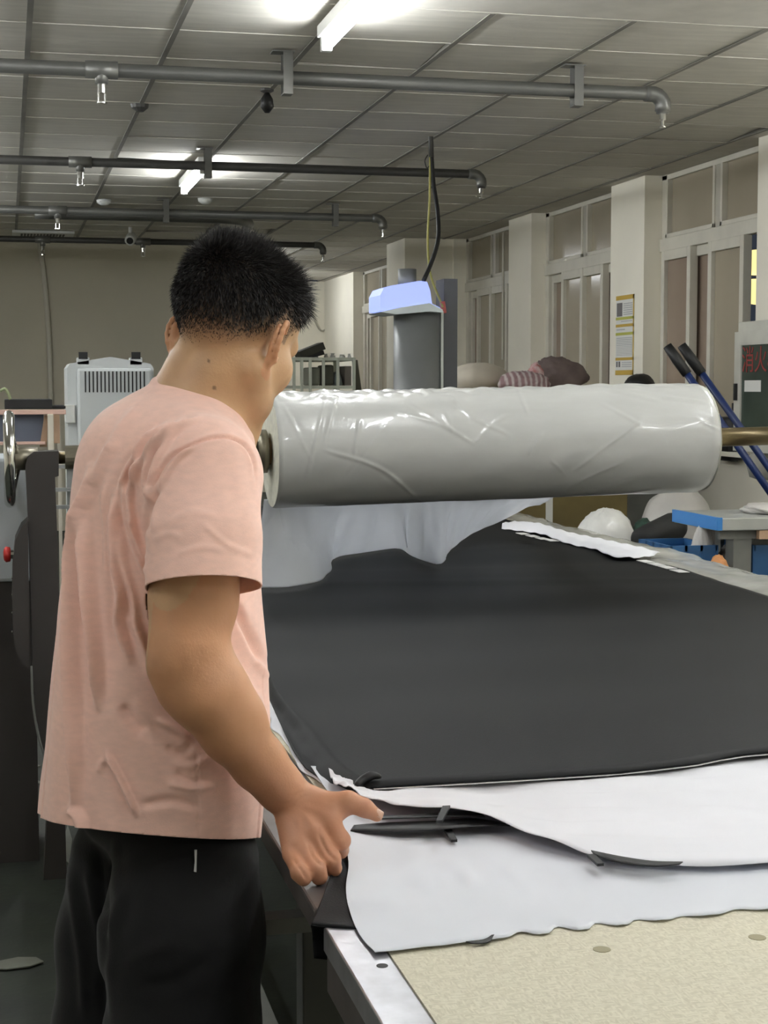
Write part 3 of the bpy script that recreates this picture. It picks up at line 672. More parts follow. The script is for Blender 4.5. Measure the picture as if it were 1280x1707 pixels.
# second fold behind the chuck at the left
# machine
M_mdark = mat('machine_dark', (62, 58, 56), 0.5, var=.05); M_mlight = mat('machine_pale', (196, 202, 206), 0.4)
M_bronze = mat('bar_bronze', (112, 100, 74), 0.32, .75, var=.1, vscale=10); M_steel = mat('steel_dark', (132, 126, 110), .38, .7, var=.15, vscale=20)
mc = thing('spreading_machine', 'dark-posted fabric spreading machine carrying the film roll over the table', 'machine', (1.3, YR, 0))
axm = np.array([1.0, 0, 0]); zax = AL[2] - (AL[0] - .0) * ax[2] / ax[0]
def ap(x): return AL + ax * ((x - AL[0]) / ax[0])
obj('axle', tube([ap(-.0), ap(AL[0] - .03)], .019, 14), M_bronze, mc, True)
obj('axle', tube([ap(AR[0] + .002), ap(2.95)], .031, 20), M_bronze, mc, True)
obj('chuck', lathe(ap(AL[0] - .16), ax, [(0, .022), (.004, .03), (.055, .034), (.06, .046), (.105, .052), (.11, .03), (.118, .03), (.12, .068), (.148, .068), (.15, .03)], 28), M_steel, mc, True)
obj('collar', lathe(ap(.17), ax, [(0, .03), (.0, .036), (.2, .036), (.2, .03)], 20), M_steel, mc)
hw = lathe(ap(.03), ax, [(-.035, .0), (-.035, .03), (-.01, .036), (.06, .033), (.06, .02)], 24)
whl = obj('hand_wheel', hw, M_steel, mc, True)
th = np.linspace(0, 2 * math.pi, 49)
ringp = [ap(.006) + .13 * (math.cos(a) * np.array([0, 1, 0]) + math.sin(a) * np.array([0, 0, 1])) for a in th]
obj('wheel_rim', tube(ringp, .017, 12, False), M_chrome, whl, True)
for a in (.3, .3 + 2.094, .3 + 4.19):
    dv = math.cos(a) * np.array([0, 1, 0]) + math.sin(a) * np.array([0, 0, 1])
    obj('wheel_spoke', tube([ap(.03) + dv * .02, ap(.006) + dv * .128], .01, 8), M_chrome, whl, True)
def post(px, flip):
    # profiled side plate
    o = [ony(u, v, YR) for u, v in ((42, 775), (46, 760), (56, 752), (97, 751), (97, 792), (91, 794), (95, 900), (98, 1000), (98, 1265), (84, 1265), (70, 1240), (60, 1190), (54, 1110), (48, 900))]
    o = [np.array([p[0], YR - .05, p[2]]) for p in o]
    low = [np.array([.155, YR - .05, .0]), np.array([.085, YR - .05, 0])]
    o = o[:8] + low + o[9:]
    if flip: o = [np.array([2 * 1.5 - p[0] + .0, p[1], p[2]]) for p in o][::-1]
    return prism(o, (0, .1, 0))
obj('side_post', post(0, 0), M_mdark, mc); obj('side_post', post(0, 1), M_mdark, mc)
o = [ony(u, v, YR - .08) for u, v in ((47, 868), (36, 878), (26, 900), (21, 940), (20, 1000), (22, 1060), (28, 1090), (38, 1108), (49, 1113))]
fin = obj('side_cover', prism(o, (0, .16, 0)), M_mdark, mc)
for v in (965, 995, 1025, 1057): p = ony(21, v, YR - .08); obj('rivet', lathe(p + (0, .04, 0), (-1, 0, -.05), [(0, .005), (.003, .004)], 8), M_chrome, fin)
p = ony(18, 924, YR - .03) + (.03, 0, 0)
es = obj('stop_button_base', tube([p + (.02, 0, 0), p + (-.03, 0, 0)], .014, 12), M_chrome, mc)
obj('stop_button', lathe(p + (-.03, 0, 0), (-1, 0, 0), [(0, .016), (.002, .022), (.014, .024), (.02, .018), (.022, .008)], 18), mat('stop_red', (196, 44, 40), .35), es, True)
a = ony(0, 770, YR + .3); b = ony(46, 960, YR + .3)
obj('drive_housing', box(a[0] - .45, b[0] + .03, YR + .14, YR + .5, b[2], a[2] + .02, .012), M_mlight, mc)
obj('housing_plinth', box(a[0] - .43, b[0] + .02, YR + .16, YR + .48, 0, b[2]), M_mdark, mc)
obj('tie_bar', box(.1, 2.9, YR + .12, YR + .16, .42, .48), M_mdark, mc)
obj('wheel_guard_cable', tube(catmull([ony(52, 1110, YR - .06), ony(56, 1180, YR - .06), ony(66, 1235, YR - .06), ony(80, 1275, YR - .06)], 12), .004, 6), M_leg, mc, True)
# side frame with rails seen between post and man
fm = thing('guide_frame', 'small grey steel frame behind the dark machine post', 'frame', (.3, 5.7, 0))
for z in (1.08, 1.14, 1.22): obj('rail', box(.16, .36, 5.68, 5.71, z, z + .012), mat('frame_grey', (150, 152, 150), .45, .4), fm)
obj('post', box(.2, .225, 5.7, 5.73, 0, 1.28), MATS['frame_grey'], fm); obj('post', box(.34, .365, 5.7, 5.73, 0, 1.28), MATS['frame_grey'], fm)

# ================================================================== BACKGROUND THINGS
# white cabinet machine with vents
ya = 11.0
x0, x1 = ony(112, 620, ya)[0], ony(256, 620, ya)[0]; zt = ony(190, 606, ya)[2]
wm = thing('white_machine', 'white machine housing with a row of vent slots and two dark clips on top', 'machine', ((x0 + x1) / 2, ya + .3, 0))
M_wm = mat('machine_white', (208, 212, 212), .35)
o = [(x0, zt - .03), (x0 + .02, zt), (x0 + .08, zt + .01), ((x0 + x1) / 2, zt + .045), (x1 - .08, zt + .01), (x1 - .02, zt), (x1, zt - .03), (x1, 0), (x0, 0)]
obj('housing', prism([(p[0], ya, p[1]) for p in o], (0, .6, 0)), M_wm, wm)
obj('front_panel', box(x0 + .06, x1 - .01, ya - .035, ya, .15, zt - .03, .02), M_wm, wm)
for k in range(16):
    u = 141 + k * 6.55; a = ony(u, 619, ya - .04); b = ony(u + 2.8, 654, ya - .04)
    obj('vent_slot', box(a[0], b[0], ya - .038, ya - .03, b[2], a[2]), M_black, wm)
for u in (138, 226):
    a = ony(u - 10, 596, ya); b = ony(u + 11, 587, ya)
    ck = obj('top_clip', box(a[0], b[0], ya + .0, ya + .06, zt - .01, a[2], .004), M_wm, wm)
    obj('clip_face', box(a[0] + .012, b[0] - .012, ya - .006, ya, a[2] - .01, b[2]), M_black, ck)
a = ony(112, 680, ya); obj('latch', box(a[0] - .015, a[0] + .05, ya - .03, ya + .1, a[2] - .1, a[2] + .02, .004), M_white, wm)
# low rack at the far left
ya = 8.2
rk = thing('work_rack', 'low rack with pinkish rails, a dark tray and a blue-grey panel behind the hand wheel', 'rack', (-.2, ya, 0))
M_pink = mat('pinkish_rail', (206, 172, 158), .45); M_panel = mat('blue_grey_panel', (92, 98, 112), .4); M_wood = mat('pale_wood', (190, 160, 132), .6, var=.1, vscale=12)
def rz(v): return ony(60, v, ya)[2]
def rx_(u): return ony(u, 700, ya)[0]
obj('rail', box(-.9, rx_(110), ya - .02, ya + .02, rz(691), rz(683), .003), M_pink, rk)
obj('rail', box(-.9, rx_(75), ya - .02, ya + .02, rz(741), rz(736), .003), M_pink, rk)
obj('tray', box(rx_(8), rx_(88), ya + .05, ya + .5, rz(682), rz(666), .003), M_black, rk)
obj('tray', box(rx_(88), rx_(111), ya + .1, ya + .5, rz(682), rz(677), .003), M_black, rk)
obj('panel', box(-.9, rx_(73), ya + .03, ya + .05, rz(737), rz(691)), M_panel, rk)
obj('upright', box(rx_(79), rx_(89), ya - .035, ya, 0, rz(690), .004), mat('cream_metal', (206, 200, 184), .45), rk)
obj('upright', box(-.86, -.83, ya - .03, ya, 0, rz(683)), MATS['cream_metal'], rk)
obj('brace', prism([ony(66, 745, ya + .02), ony(78, 745, ya + .02), ony(80, 692, ya + .02), ony(74, 692, ya + .02)], (0, .02, 0)), M_wood, rk)
obj('crate', box(rx_(89), rx_(100), ya + .06, ya + .3, rz(740), rz(692)), M_wood, rk)
for y in (ya + .45,): obj('upright', box(rx_(100), rx_(106), y, y + .03, 0, rz(690)), MATS['cream_metal'], rk); obj('upright', box(-.86, -.83, y, y + .03, 0, rz(690)), MATS['cream_metal'], rk)
gp = [ony(0, 652, ya), ony(8, 648, ya), ony(14, 656, ya), ony(17, 666, ya)]
single('green_cord', tube(catmull(gp, 12), .008, 6), mat('cord_green', (150, 160, 120), .6), 'pale green cord looped at the far left edge above the dark tray', 'cord', smooth=True)
# column with glowing hood
yc = 9.3
cl = thing('machine_column', 'wide grey cylindrical column with a bluish-white glowing hood behind the roll', 'machine column', (ony(695, 600, yc)[0], yc, 0))
M_colm = mat('column_grey', (122, 124, 124), .4, .25, var=.03); M_cold = mat('column_dark', (82, 83, 88), .5)
cxm = ony(697, 600, yc)[0]; rc = (ony(737, 600, yc)[0] - ony(657, 600, yc)[0]) / 2
obj('column', lathe((cxm, yc, 0), (0, 0, 1), [(0, rc), (ony(697, 520, yc)[2], rc), (ony(697, 519, yc)[2], rc * .9)], 40), M_colm, cl, True)
a = ony(734, 466, yc + .1); b = ony(756, 640, yc + .1)
obj('side_plate', box(a[0], b[0], yc + .02, yc + .2, .3, a[2]), M_cold, cl)
obj('trim_strip', box(ony(727, 600, yc)[0], ony(731, 600, yc)[0], yc - .11, yc - .06, .4, ony(729, 520, yc)[2]), mat('trim_pale', (200, 204, 196), .4), cl)
M_hood = mat('hood_glow', (150, 165, 235), .4, emit=.42)
hp = [(634, 518), (634, 492), (640, 480), (652, 476), (700, 468), (712, 470), (717, 484), (720, 506), (734, 513), (729, 519), (690, 519)]
obj('hood', prism([ony(u, v, yc - .2) for u, v in hp][::-1], (0, .3, 0)), M_hood, cl)
obj('hood_lip', prism([ony(u, v, yc - .22) for u, v in ((634, 520), (670, 512), (716, 505), (738, 516), (738, 521), (716, 519), (660, 524))][::-1], (0, .34, 0)), mat('hood_rim', (212, 222, 224), .3), cl)
a = ony(667, 470, yc); b = ony(697, 448, yc)
obj('top_tube', lathe(((a[0] + b[0]) / 2, yc + .05, a[2] - .05), (0, 0, 1), [(0, (b[0] - a[0]) / 2), (b[2] - a[2] + .05, (b[0] - a[0]) / 2)], 20), M_colm, cl, True)
# cables from the ceiling
cp = onz(718, 228, 2.99)
ds = float((cp - CAM) @ FW)
dr = thing('cable_drop', 'black and yellow cables hanging from the ceiling down to the glowing hood', 'cable', tuple(cp))
obj('conduit', tube([cp, P(719, 262, ds)], .016, 8), M_pipe_d, dr)
obj('black_cable', tube(catmull([P(719, 255, ds), P(722, 300, ds), P(730, 360, ds - .05), P(730, 400, ds - .1), P(718, 440, ds - .15), P(706, 468, ds - .2)], 30), .013, 8), M_black, dr, True)
obj('yellow_cable', tube(catmull([P(717, 255, ds), P(716, 330, ds), P(713, 400, ds), P(718, 460, ds - .1), P(738, 512, ds - .2)], 30), .007, 8), mat('cable_yellow', (178, 172, 96), .5), dr, True)
obj('red_tape', tube([P(737, 503, ds - .18), P(740, 522, ds - .18)], .017, 8), mat('tape_red', (206, 110, 104), .6), dr, True)
obj('loop', tube(catmull([P(713, 258, ds), P(708, 268, ds), P(712, 280, ds), P(719, 272, ds)], 14), .004, 6), M_pipe_d, dr, True)
# far shelf rack with odds and ends
ya = 15.0
M_rack = mat('rack_pale', (204, 208, 192), .5)
fr_ = thing('shelf_rack', 'pale metal rack with odds and ends at the far end beside the head', 'rack', (ony(540, 640, ya)[0], ya, 0))
def rb(nm, u0, v0, u1, v1, m_, dy=0, th=.04, par=None):
    a = ony(u0, v0, ya + dy); b = ony(u1, v1, ya + dy)
    return obj(nm, box(min(a[0], b[0]), max(a[0], b[0]), ya + dy, ya + dy + th, min(a[2], b[2]), max(a[2], b[2])), m_, par or fr_)
rb('shelf', 488, 601, 592, 596, M_rack, 0, .9); rb('shelf', 488, 648, 592, 643, M_rack, 0, .9)
for u in (490, 503, 517, 539, 563, 590):
    a = ony(u - 2, 640, ya); b = ony(u + 2, 640, ya)
    obj('post', box(a[0], b[0], ya - .02, ya + .02, 0, ony(u, 597, ya)[2]), M_rack, fr_)
for u in (490, 588):
    a = ony(u - 2, 640, ya); b = ony(u + 2, 640, ya); obj('post', box(a[0], b[0], ya + .85, ya + .89, 0, ony(u, 601, ya)[2]), M_rack, fr_)
zt = ony(540, 596, ya)[2]
def tilted(nm, u0, v0, u1, v1, h, m_, lb, cat, dy):
    a = ony(u0, v0, ya + dy); b = ony(u1, v1, ya + dy)
    n = np.array([-(b[2] - a[2]), 0, b[0] - a[0]]); n = n / np.linalg.norm(n) * h
    single(nm, prism([a, b, b + n, a + n], (0, .3, 0)), m_, lb, cat)
M_dgreen = mat('dark_olive', (52, 52, 40), .6)
tilted('metal_tray', 503, 598, 543, 582, .07, M_dgreen, 'dark tilted tray on top of the far rack, upper of two', 'tray', .1)
tilted('metal_tray', 505, 600.5, 541, 591, .04, M_black, 'black tilted tray on top of the far rack, lower of two', 'tray', .12)
zs = ony(540, 643, ya)[2]
a = ony(520, 640, ya); b = ony(537, 612, ya)
single('grey_bin', box(a[0], b[0], ya + .1, ya + .5, zs + .002, b[2], .02), mat('bin_grey', (150, 152, 138), .5), 'pale grey bin standing in the far rack', 'bin')
a = ony(545, 640, ya); b = ony(560, 608, ya)
single('grey_bin', box(a[0], b[0], ya + .1, ya + .5, zs + .002, b[2], .02), mat('bin_dark', (92, 92, 78), .5), 'dark olive bin standing in the far rack', 'bin')
for k, (u, w, h) in enumerate([(528, 8, 8), (545, 7, 6), (556, 9, 7), (572, 10, 5), (584, 6, 6)]):
    a = ony(u - w / 2, 597, ya + .2); b = ony(u + w / 2, 597, ya + .2); r = (b[0] - a[0]) / 2
    single('small_spool', lathe(((a[0] + b[0]) / 2, ya + .25, zt + .002), (0, 0, 1), [(0, r), (.02, r), (.025, r * .6), (h / 180, r * .6), (h / 180 + .005, r)], 12), M_paper, ['white spool on the far rack next to the dark trays', 'second small white spool on the far rack', 'wider white spool in the middle of the far rack', 'flat white spool on the right of the far rack', 'small white spool at the right end of the far rack'][k], 'spool')
def blob(name, c, r, m_, label, cat, seed=0, amp=.12, n=28, sc=2.0, flat=True, grp=None):
    """lumpy rounded bag or bundle resting on its base"""
    V = []; F = []; c = np.asarray(c, float); r = np.asarray(r, float)
    for i in range(n + 1):
        th = math.pi * i / n
        for k in range(n * 2):
            ph = math.pi * k / n; V.append((math.sin(th) * math.cos(ph), math.sin(th) * math.sin(ph), math.cos(th)))
    V = np.array(V); d = 1 + amp * vnoise(V, sc, seed) + amp * .5 * np.abs(vnoise(V * np.array([3, 3, 1]), sc * 2, seed + 1))
    V = V * d[:, None] * r
    if flat: V[:, 2] = np.maximum(V[:, 2], -r[2] * .55)
    V = V + c; V[:, 2] -= V[:, 2].min() - c[2]
    w = n * 2
    for i in range(n):
        for k in range(w): F.append((i * w + k, i * w + (k + 1) % w, (i + 1) * w + (k + 1) % w, (i + 1) * w + k))
    return single(name, (V, F), m_, label, cat, smooth=True, group=grp)
a = ony(562, 638, ya); b = ony(577, 638, ya)
blob('cloth_bundle', ((a[0] + b[0]) / 2, ya + .25, zs + .002), ((b[0] - a[0]) / 2, .15, .09), mat('cloth_bluegrey', (176, 184, 184), .7), 'pale blue-grey cloth bundle low on the far rack', 'cloth', 3)
a = ony(579, 620, ya); b = ony(590, 610, ya)
single('grey_box', box(a[0], b[0], ya + .12, ya + .4, zs + .002, b[2]), mat('box_taupe', (140, 132, 124), .7), 'taupe box at the right end of the far rack', 'box')
# leaning grey board beside the rack
a = ony(590, 640, 15.6)
single('leaning_board', prism([ony(588, 600, 15.7), ony(596, 600, 15.7), ony(612, 720, 15.4), ony(600, 720, 15.4)], (0, .05, 0)), mat('board_grey', (132, 130, 118), .7), 'narrow grey board leaning behind the far rack', 'board')

# ---------------- right side: bench, cartons, bags, crates, steel table
M_card = mat('cardboard_olive', (116, 102, 62), .8, var=.06); M_bag = mat('white_bag', (206, 206, 202), .38, var=.05, vscale=7, bump=.3, bscale=14, coat=.2)
M_bag2 = mat('grey_bag', (186, 183, 178), .42, var=.06, vscale=5, bump=.3, bscale=10)
BZ = .62
wb = thing('side_bench', 'low bench beyond the right edge of the long table, under bags and crates', 'bench', (3.5, 8.0, 0))
obj('bench_top', box(2.75, 4.4, 5.6, 9.4, BZ - .04, BZ, .004), mat('bench_dark', (70, 68, 64), .7), wb)
for x in (2.8, 4.28):
    for y in (5.7, 7.5, 9.25): obj('leg', box(x, x + .07, y, y + .07, 0, BZ - .04), M_leg, wb)
a = onx(905, 845, 3.0); 
ct = thing('carton', 'big olive cardboard carton behind the roll, with cloth bundles on top', 'carton', (3.3, 9.9, 0))
yk = 9.6; xk0 = ony(912, 850, yk)[0]; xk1 = ony(1046, 850, yk)[0]; zk = ony(900, 652, yk)[2]
obj('body', box(xk0 - .45, xk1, yk, yk + .8, 0, zk, .006), M_card, ct)
obj('corner_tape', box(xk0 - .01, xk0 + .035, yk - .004, yk + .001, .3, 1.3), M_paper, ct)
obj('flap', box(xk0 - .45, xk1, yk, yk + .4, zk, zk + .004), M_card, ct)
# bundles on top of the carton
M_beige = mat('beige_cloth', (196, 188, 172), .8, var=.05, bump=.2, bscale=20); M_brown = mat('brown_cloth', (112, 98, 94), .8, var=.15, vscale=12)
a = ony(757, 640, yk + .4); b = ony(850, 640, yk + .5)
blob('cloth_roll', ((a[0] + b[0]) / 2, yk + .55, zk + .004), ((b[0] - a[0]) / 2, .22, .115), M_beige, 'rounded beige cloth bundle on the carton behind the roll', 'cloth', 11, .06)
# striped shirt bundle
M_str = bpy.data.materials.new('striped_cloth'); M_str.use_nodes = True; nt = M_str.node_tree; b_ = nt.nodes['Principled BSDF']; b_.inputs['Roughness'].default_value = .8
tc = nt.nodes.new('ShaderNodeTexCoord'); wv = nt.nodes.new('ShaderNodeTexWave'); wv.inputs['Scale'].default_value = 9; wv.inputs['Distortion'].default_value = 2
rp = nt.nodes.new('ShaderNodeValToRGB'); rp.color_ramp.elements[0].color = lin((150, 120, 122)); rp.color_ramp.elements[1].color = lin((206, 196, 194)); rp.color_ramp.elements[0].position = .3
nt.links.new(tc.outputs['Object'], wv.inputs['Vector']); nt.links.new(wv.outputs['Fac'], rp.inputs[0]); nt.links.new(rp.outputs[0], b_.inputs['Base Color'])
a = ony(838, 640, yk + .15); b = ony(905, 640, yk + .15)
blob('striped_cloth', ((a[0] + b[0]) / 2, yk + .15, zk + .004), ((b[0] - a[0]) / 2, .12, .075), M_str, 'pink and white striped cloth heaped on the carton', 'cloth', 5, .2)
a = ony(880, 640, yk + .42); b = ony(968, 640, yk + .42)
blob('brown_cloth', ((a[0] + b[0]) / 2, yk + .42, zk + .004), ((b[0] - a[0]) / 2, .14, .125), M_brown, 'dark brown jacket crumpled on the carton beside the striped cloth', 'cloth', 8, .22)
a = ony(878, 610, yk + .2); 
blob('printed_cloth', (a[0] + .05, yk + .2, zk + .075), (.05, .06, .06), mat('print_white', (214, 196, 196), .8, rgb2=(176, 96, 92), vscale=22), 'small red and white printed cloth on top of the heap', 'cloth', 9, .2)
# black cap-like thing by the pier
p = onx(1066, 640, 4.2)
hat = blob('black_hat', (p[0], p[1], 1.46), (.1, .13, .085), M_black, 'black rounded hat just above the right part of the roll', 'hat', 3, .05)
single('low_cupboard', box(p[0] - .2, p[0] + .2, p[1] - .25, p[1] + .3, 0, 1.459, .004), M_leg, 'grey cupboard behind the roll carrying the black hat', 'cupboard')
def bagat(name, u0, u1, vt, d, m_, lb, cat, seed, zb=BZ, amp=.1):
    a = P(u0, vt, d); b = P(u1, vt, d); w = np.linalg.norm(b - a) / 2; h = a[2] - zb
    c = (a + b) / 2
    blob(name, (c[0], c[1], zb), (w, w * .8, h / 1.55), m_, lb, cat, seed, amp)
bagat('plastic_bag', 955, 1058, 848, 7.9, M_bag, 'bulging white plastic bag next to the black fabric edge', 'bag', 2)
bagat('plastic_bag', 1072, 1188, 812, 8.9, M_bag2, 'big greyish-white plastic bundle under the right end of the roll', 'bag', 4, BZ, .05)
bagat('net_bag', 1046, 1100, 864, 7.95, mat('net_green', (34, 70, 54), .6, rgb2=(20, 34, 28), vscale=30), 'dark green net bag between the white bag and the black roll', 'bag', 6)
a = P(1066, 905, 7.6); b = P(1128, 876, 7.8)
bd = b - a; bl = np.linalg.norm(bd)
single('black_cloth_roll', lathe(a, bd, [(0, .05), (.02, .066), (.1, .07), (bl - .03, .072), (bl, .062), (bl + .004, .03)], 20), mat('roll_black', (20, 20, 19), .7), 'rolled black cloth lying slantwise in front of the crates', 'cloth roll', smooth=True)
bagat('plastic_bag', 1150, 1190, 876, 7.22, M_bag2, 'small translucent grey bag in the blue crate below the blue tape', 'bag', 12, .64)
# crates
M_crate = mat('crate_blue', (42, 92, 140), .45, var=.05)
def crate(xa, xb, yy0, yy1, z0, z1, lb):
    t = thing('plastic_crate', lb, 'crate', ((xa + xb) / 2, (yy0 + yy1) / 2, z0), 'blue crates on the bench')
    obj('floor_panel', box(xa, xb, yy0, yy1, z0, z0 + .012), M_crate, t)
    for nm, (p, q, r, s) in (('rim', (xa, xb, yy0 - .008, yy0 + .01)), ('rim', (xa, xb, yy1 - .01, yy1 + .008)), ('rim', (xa - .008, xa + .01, yy0, yy1)), ('rim', (xb - .01, xb + .008, yy0, yy1))):
        obj(nm, box(p, q, r, s, z1 - .025, z1), M_crate, t)
        obj('side_panel', box(p + .003, q - .003, r + .004, s - .004, z0, z1 - .02), M_crate, t)
    n = max(2, int((xb - xa) / .07))
    for k in range(n + 1):
        x = xa + (xb - xa) * k / n; obj('rib', box(x - .006, x + .006, yy0 - .008, yy0, z0, z1), M_crate, t)
    n = max(2, int((yy1 - yy0) / .07))
    for k in range(n + 1):
        y = yy0 + (yy1 - yy0) * k / n; obj('rib', box(xa - .008, xa, y - .006, y + .006, z0, z1), M_crate, t)
a = P(1118, 930, 7.0); b = P(1222, 935, 6.9)
crate(2.84, 3.06, 6.64, 6.98, BZ, BZ + .18, 'blue plastic crate on the bench, left of the steel table leg')
crate(3.22, 3.62, 6.6, 6.88, BZ, BZ + .18, 'blue plastic crate at the right picture edge, right of the steel table leg')
# things in the crates
def onpt(u, v, d): return P(u, v, d)
for k, (u, v, d, r, m_, lb, cat) in enumerate([
    (1198, 905, 7.1, (.045, .04, .05), mat('orange_rag', (196, 136, 86), .7), 'orange rag in the blue crate', 'rag'),
    (1212, 890, 7.25, (.05, .05, .075), mat('scrap_dark', (66, 62, 58), .7, rgb2=(150, 146, 140), vscale=30), 'dark and white scraps in the blue crate', 'scraps'),
    (1272, 890, 7.35, (.11, .08, .085), M_bag, 'white bag at the right picture edge in the right crate', 'bag')]):
    p = onpt(u, v, d); blob('crate_' + cat, (p[0], p[1], BZ + .02), (r[0], r[1], r[2] + .03), m_, lb, cat, 20 + k, .15)
# steel table with blue tape edge
ds_ = 7.6
a = P(1128, 862, ds_); zt = .865
stl = thing('steel_table', 'grey steel table with bright blue tape on its left end, at the right edge', 'table', (4.0, 7.6, 0))
M_stl = mat('steel_top', (168, 170, 166), .35, .35, var=.06)
xl, yl = 3.0, 6.98
obj('table_top', box(xl, 4.36, yl - .48, yl, .875, .93, .004), M_stl, stl)
tp = obj('blue_tape', box(xl - .005, xl + .01, yl - .484, yl + .004, .878, .934), mat('tape_blue', (58, 128, 196), .45), stl)
obj('tape_end', box(xl - .003, xl + .02, yl - .486, yl - .478, .878, .934), MATS['tape_blue'], stl)
lgx = P(1235, 910, 6.9)
obj('leg', box(xl + .1, xl + .185, yl - .43, yl - .35, BZ, .875), M_leg, stl)
for (x, y) in ((xl + .2, yl - .08), (4.28, yl - .43), (4.28, yl - .08)): obj('leg', box(x, x + .06, y, y + .06, BZ, .875), M_leg, stl)
obj('apron', box(xl + .03, 4.34, yl - .44, yl - .42, .835, .875), M_leg, stl)
obj('wood_block', box(xl + .2, xl + .5, yl - .475, yl - .445, .835, .874), M_wood, stl)
blob('plastic_wrap', (xl + .35, yl - .25, .931), (.12, .13, .03), M_bag2, 'crumpled clear wrap on the steel table', 'wrap', 31, .2)
# blue poles
M_pole = mat('pole_blue', (24, 42, 88), .35)
for k, (u0, v0, u1, v1, d0, d1) in enumerate([(1113, 578, 1352, 918, 8.3, 8.1), (1137, 577, 1376, 912, 8.35, 8.15)]):
    a = P(u0, v0, d0); b = P(u1, v1, d1); b = a + (b - a) * ((a[2] - BZ) / (a[2] - b[2]))
    t = thing('blue_pole', ['blue metal pole with black grip leaning behind the roll, left of the pair', 'blue metal pole with black grip leaning behind the roll, right of the pair'][k], 'pole', tuple(b), 'blue poles leaning behind the roll')
    obj('shaft', tube([a, b], .019, 12), M_pole, t, True)
    obj('grip', tube([a - (b - a) * .004, a + (b - a) * .06, a + (b - a) * .13], [.024, .028, .026], 12), M_black, t, True)
# black bag hanging at the wall under the window
p = onx(1210, 690, 4.38)
hb = thing('hanging_bag', 'black bag hanging below the window beside the roll end', 'bag', (4.38, p[1], 1.0))
g = onx(1195, 770, 4.38); g2 = onx(1226, 690, 4.38)
obj('pouch', box(4.34, 4.44, g2[1], g[1], onx(1210, 768, 4.38)[2], onx(1210, 695, 4.38)[2], .03), M_black, hb, True)
obj('strap', tube([(4.43, (g[1] + g2[1]) / 2, onx(1210, 700, 4.38)[2]), (4.43, (g[1] + g2[1]) / 2, SILL + .3)], .015, 6), M_black, hb)
single('grey_rag', (lambda c: (np.array([(0, 0, 0)]), []))(0) if False else lathe(onx(1272, 775, 4.3), (0, 0, 1), [(-.09, .02), (-.07, .08), (0, .1), (.07, .07), (.09, .02)], 14), mat('rag_grey', (150, 148, 140), .8), 'grey rag hanging on the wall behind the blue poles', 'rag', smooth=True)
single('window_ledge', box(XW - .12, XW + .02, 8.4, 10.94, SILL - .03, SILL, .004), M_wall, 'white ledge under the nearest window', 'ledge')
# floor litter
M_lit = mat('litter_film', (120, 122, 112), .4, var=.1); 
for k, (pts, lb) in enumerate([([(0, 1603), (30, 1597), (60, 1597), (73, 1604), (50, 1612), (10, 1617), (-20, 1616)], 'pale plastic scrap on the dark floor at the left edge'),
                              ([(102, 1410), (113, 1376), (120, 1400), (116, 1440), (101, 1430)], 'pale plastic scrap on the floor behind the trousers'),
                              ([(22, 1276), (45, 1272), (68, 1277), (50, 1284)], 'thin pale scrap on the floor beyond the man'), ([(20, 1304), (60, 1301), (75, 1306), (40, 1309)], 'long thin scrap on the floor beyond the man')]):
    o = [onz(u, v, .004) for u, v in pts]; single('floor_scrap', prism(o[::-1], (0, 0, .003)), M_lit, lb, 'scrap')

# ================================================================== PERSON
# --- small implicit-surface toolkit
def smin(a, b, k):
    h = np.clip(.5 + .5 * (b - a) / k, 0, 1); return b + (a - b) * h - k * h * (1 - h)
class SDF:
    def __init__(s): s.pr = []
    def cone(s, a, b, ra, rb, k=.02, sq=None):
        a = np.asarray(a, float); b = np.asarray(b, float)
        s.pr.append(('c', (a + b) / 2, np.linalg.norm(b - a) / 2 + max(ra, rb), (a, b, ra, rb, sq), k)); return s
    def chain(s, pts, rs, k=.02):
        for i in range(len(pts) - 1): s.cone(pts[i], pts[i + 1], rs[i], rs[i + 1], k)
        return s
    def ell(s, c, M, r, k=.02, sub=False):
        s.pr.append(('e', np.asarray(c, float), max(r), (np.asarray(M, float), np.asarray(r, float), sub), k)); return s
    def fun(s, f, c, R, k=.02, inter=False):
        s.pr.append(('f', np.asarray(c, float), R, (f, inter), k)); return s
    def __call__(s, p, c=None, rb=0):
        d = np.full(len(p), .5)
        for ty, pc, R, a, k in s.pr:
            if c is not None and np.linalg.norm(pc - c) - R > rb + k + .03: continue
            if ty == 'c':
                A, B, ra, rb_, sq = a; ba = B - A; q = p - A
                t = np.clip(q @ ba / (ba @ ba + 1e-12), 0, 1); w = q - t[:, None] * ba
                if sq is not None:
                    n, f = sq; w = w + np.outer(w @ n, n) * (f - 1)
                e = np.linalg.norm(w, axis=1) - (ra + (rb_ - ra) * t)
                if sq is not None: e = e * .8
                d = smin(d, e, k)
            elif ty == 'e':
                M, r, sub = a; q = (p - pc) @ M.T; k0 = np.linalg.norm(q / r, axis=1) + 1e-9; k1 = np.linalg.norm(q / r ** 2, axis=1) + 1e-9
                e = k0 * (k0 - 1) / k1
                d = -smin(-d, e, k) if sub else smin(d, e, k)
            else:
                f, inter = a; e = f(p); d = -smin(-d, -e, k) if inter else smin(d, e, k)
        return d
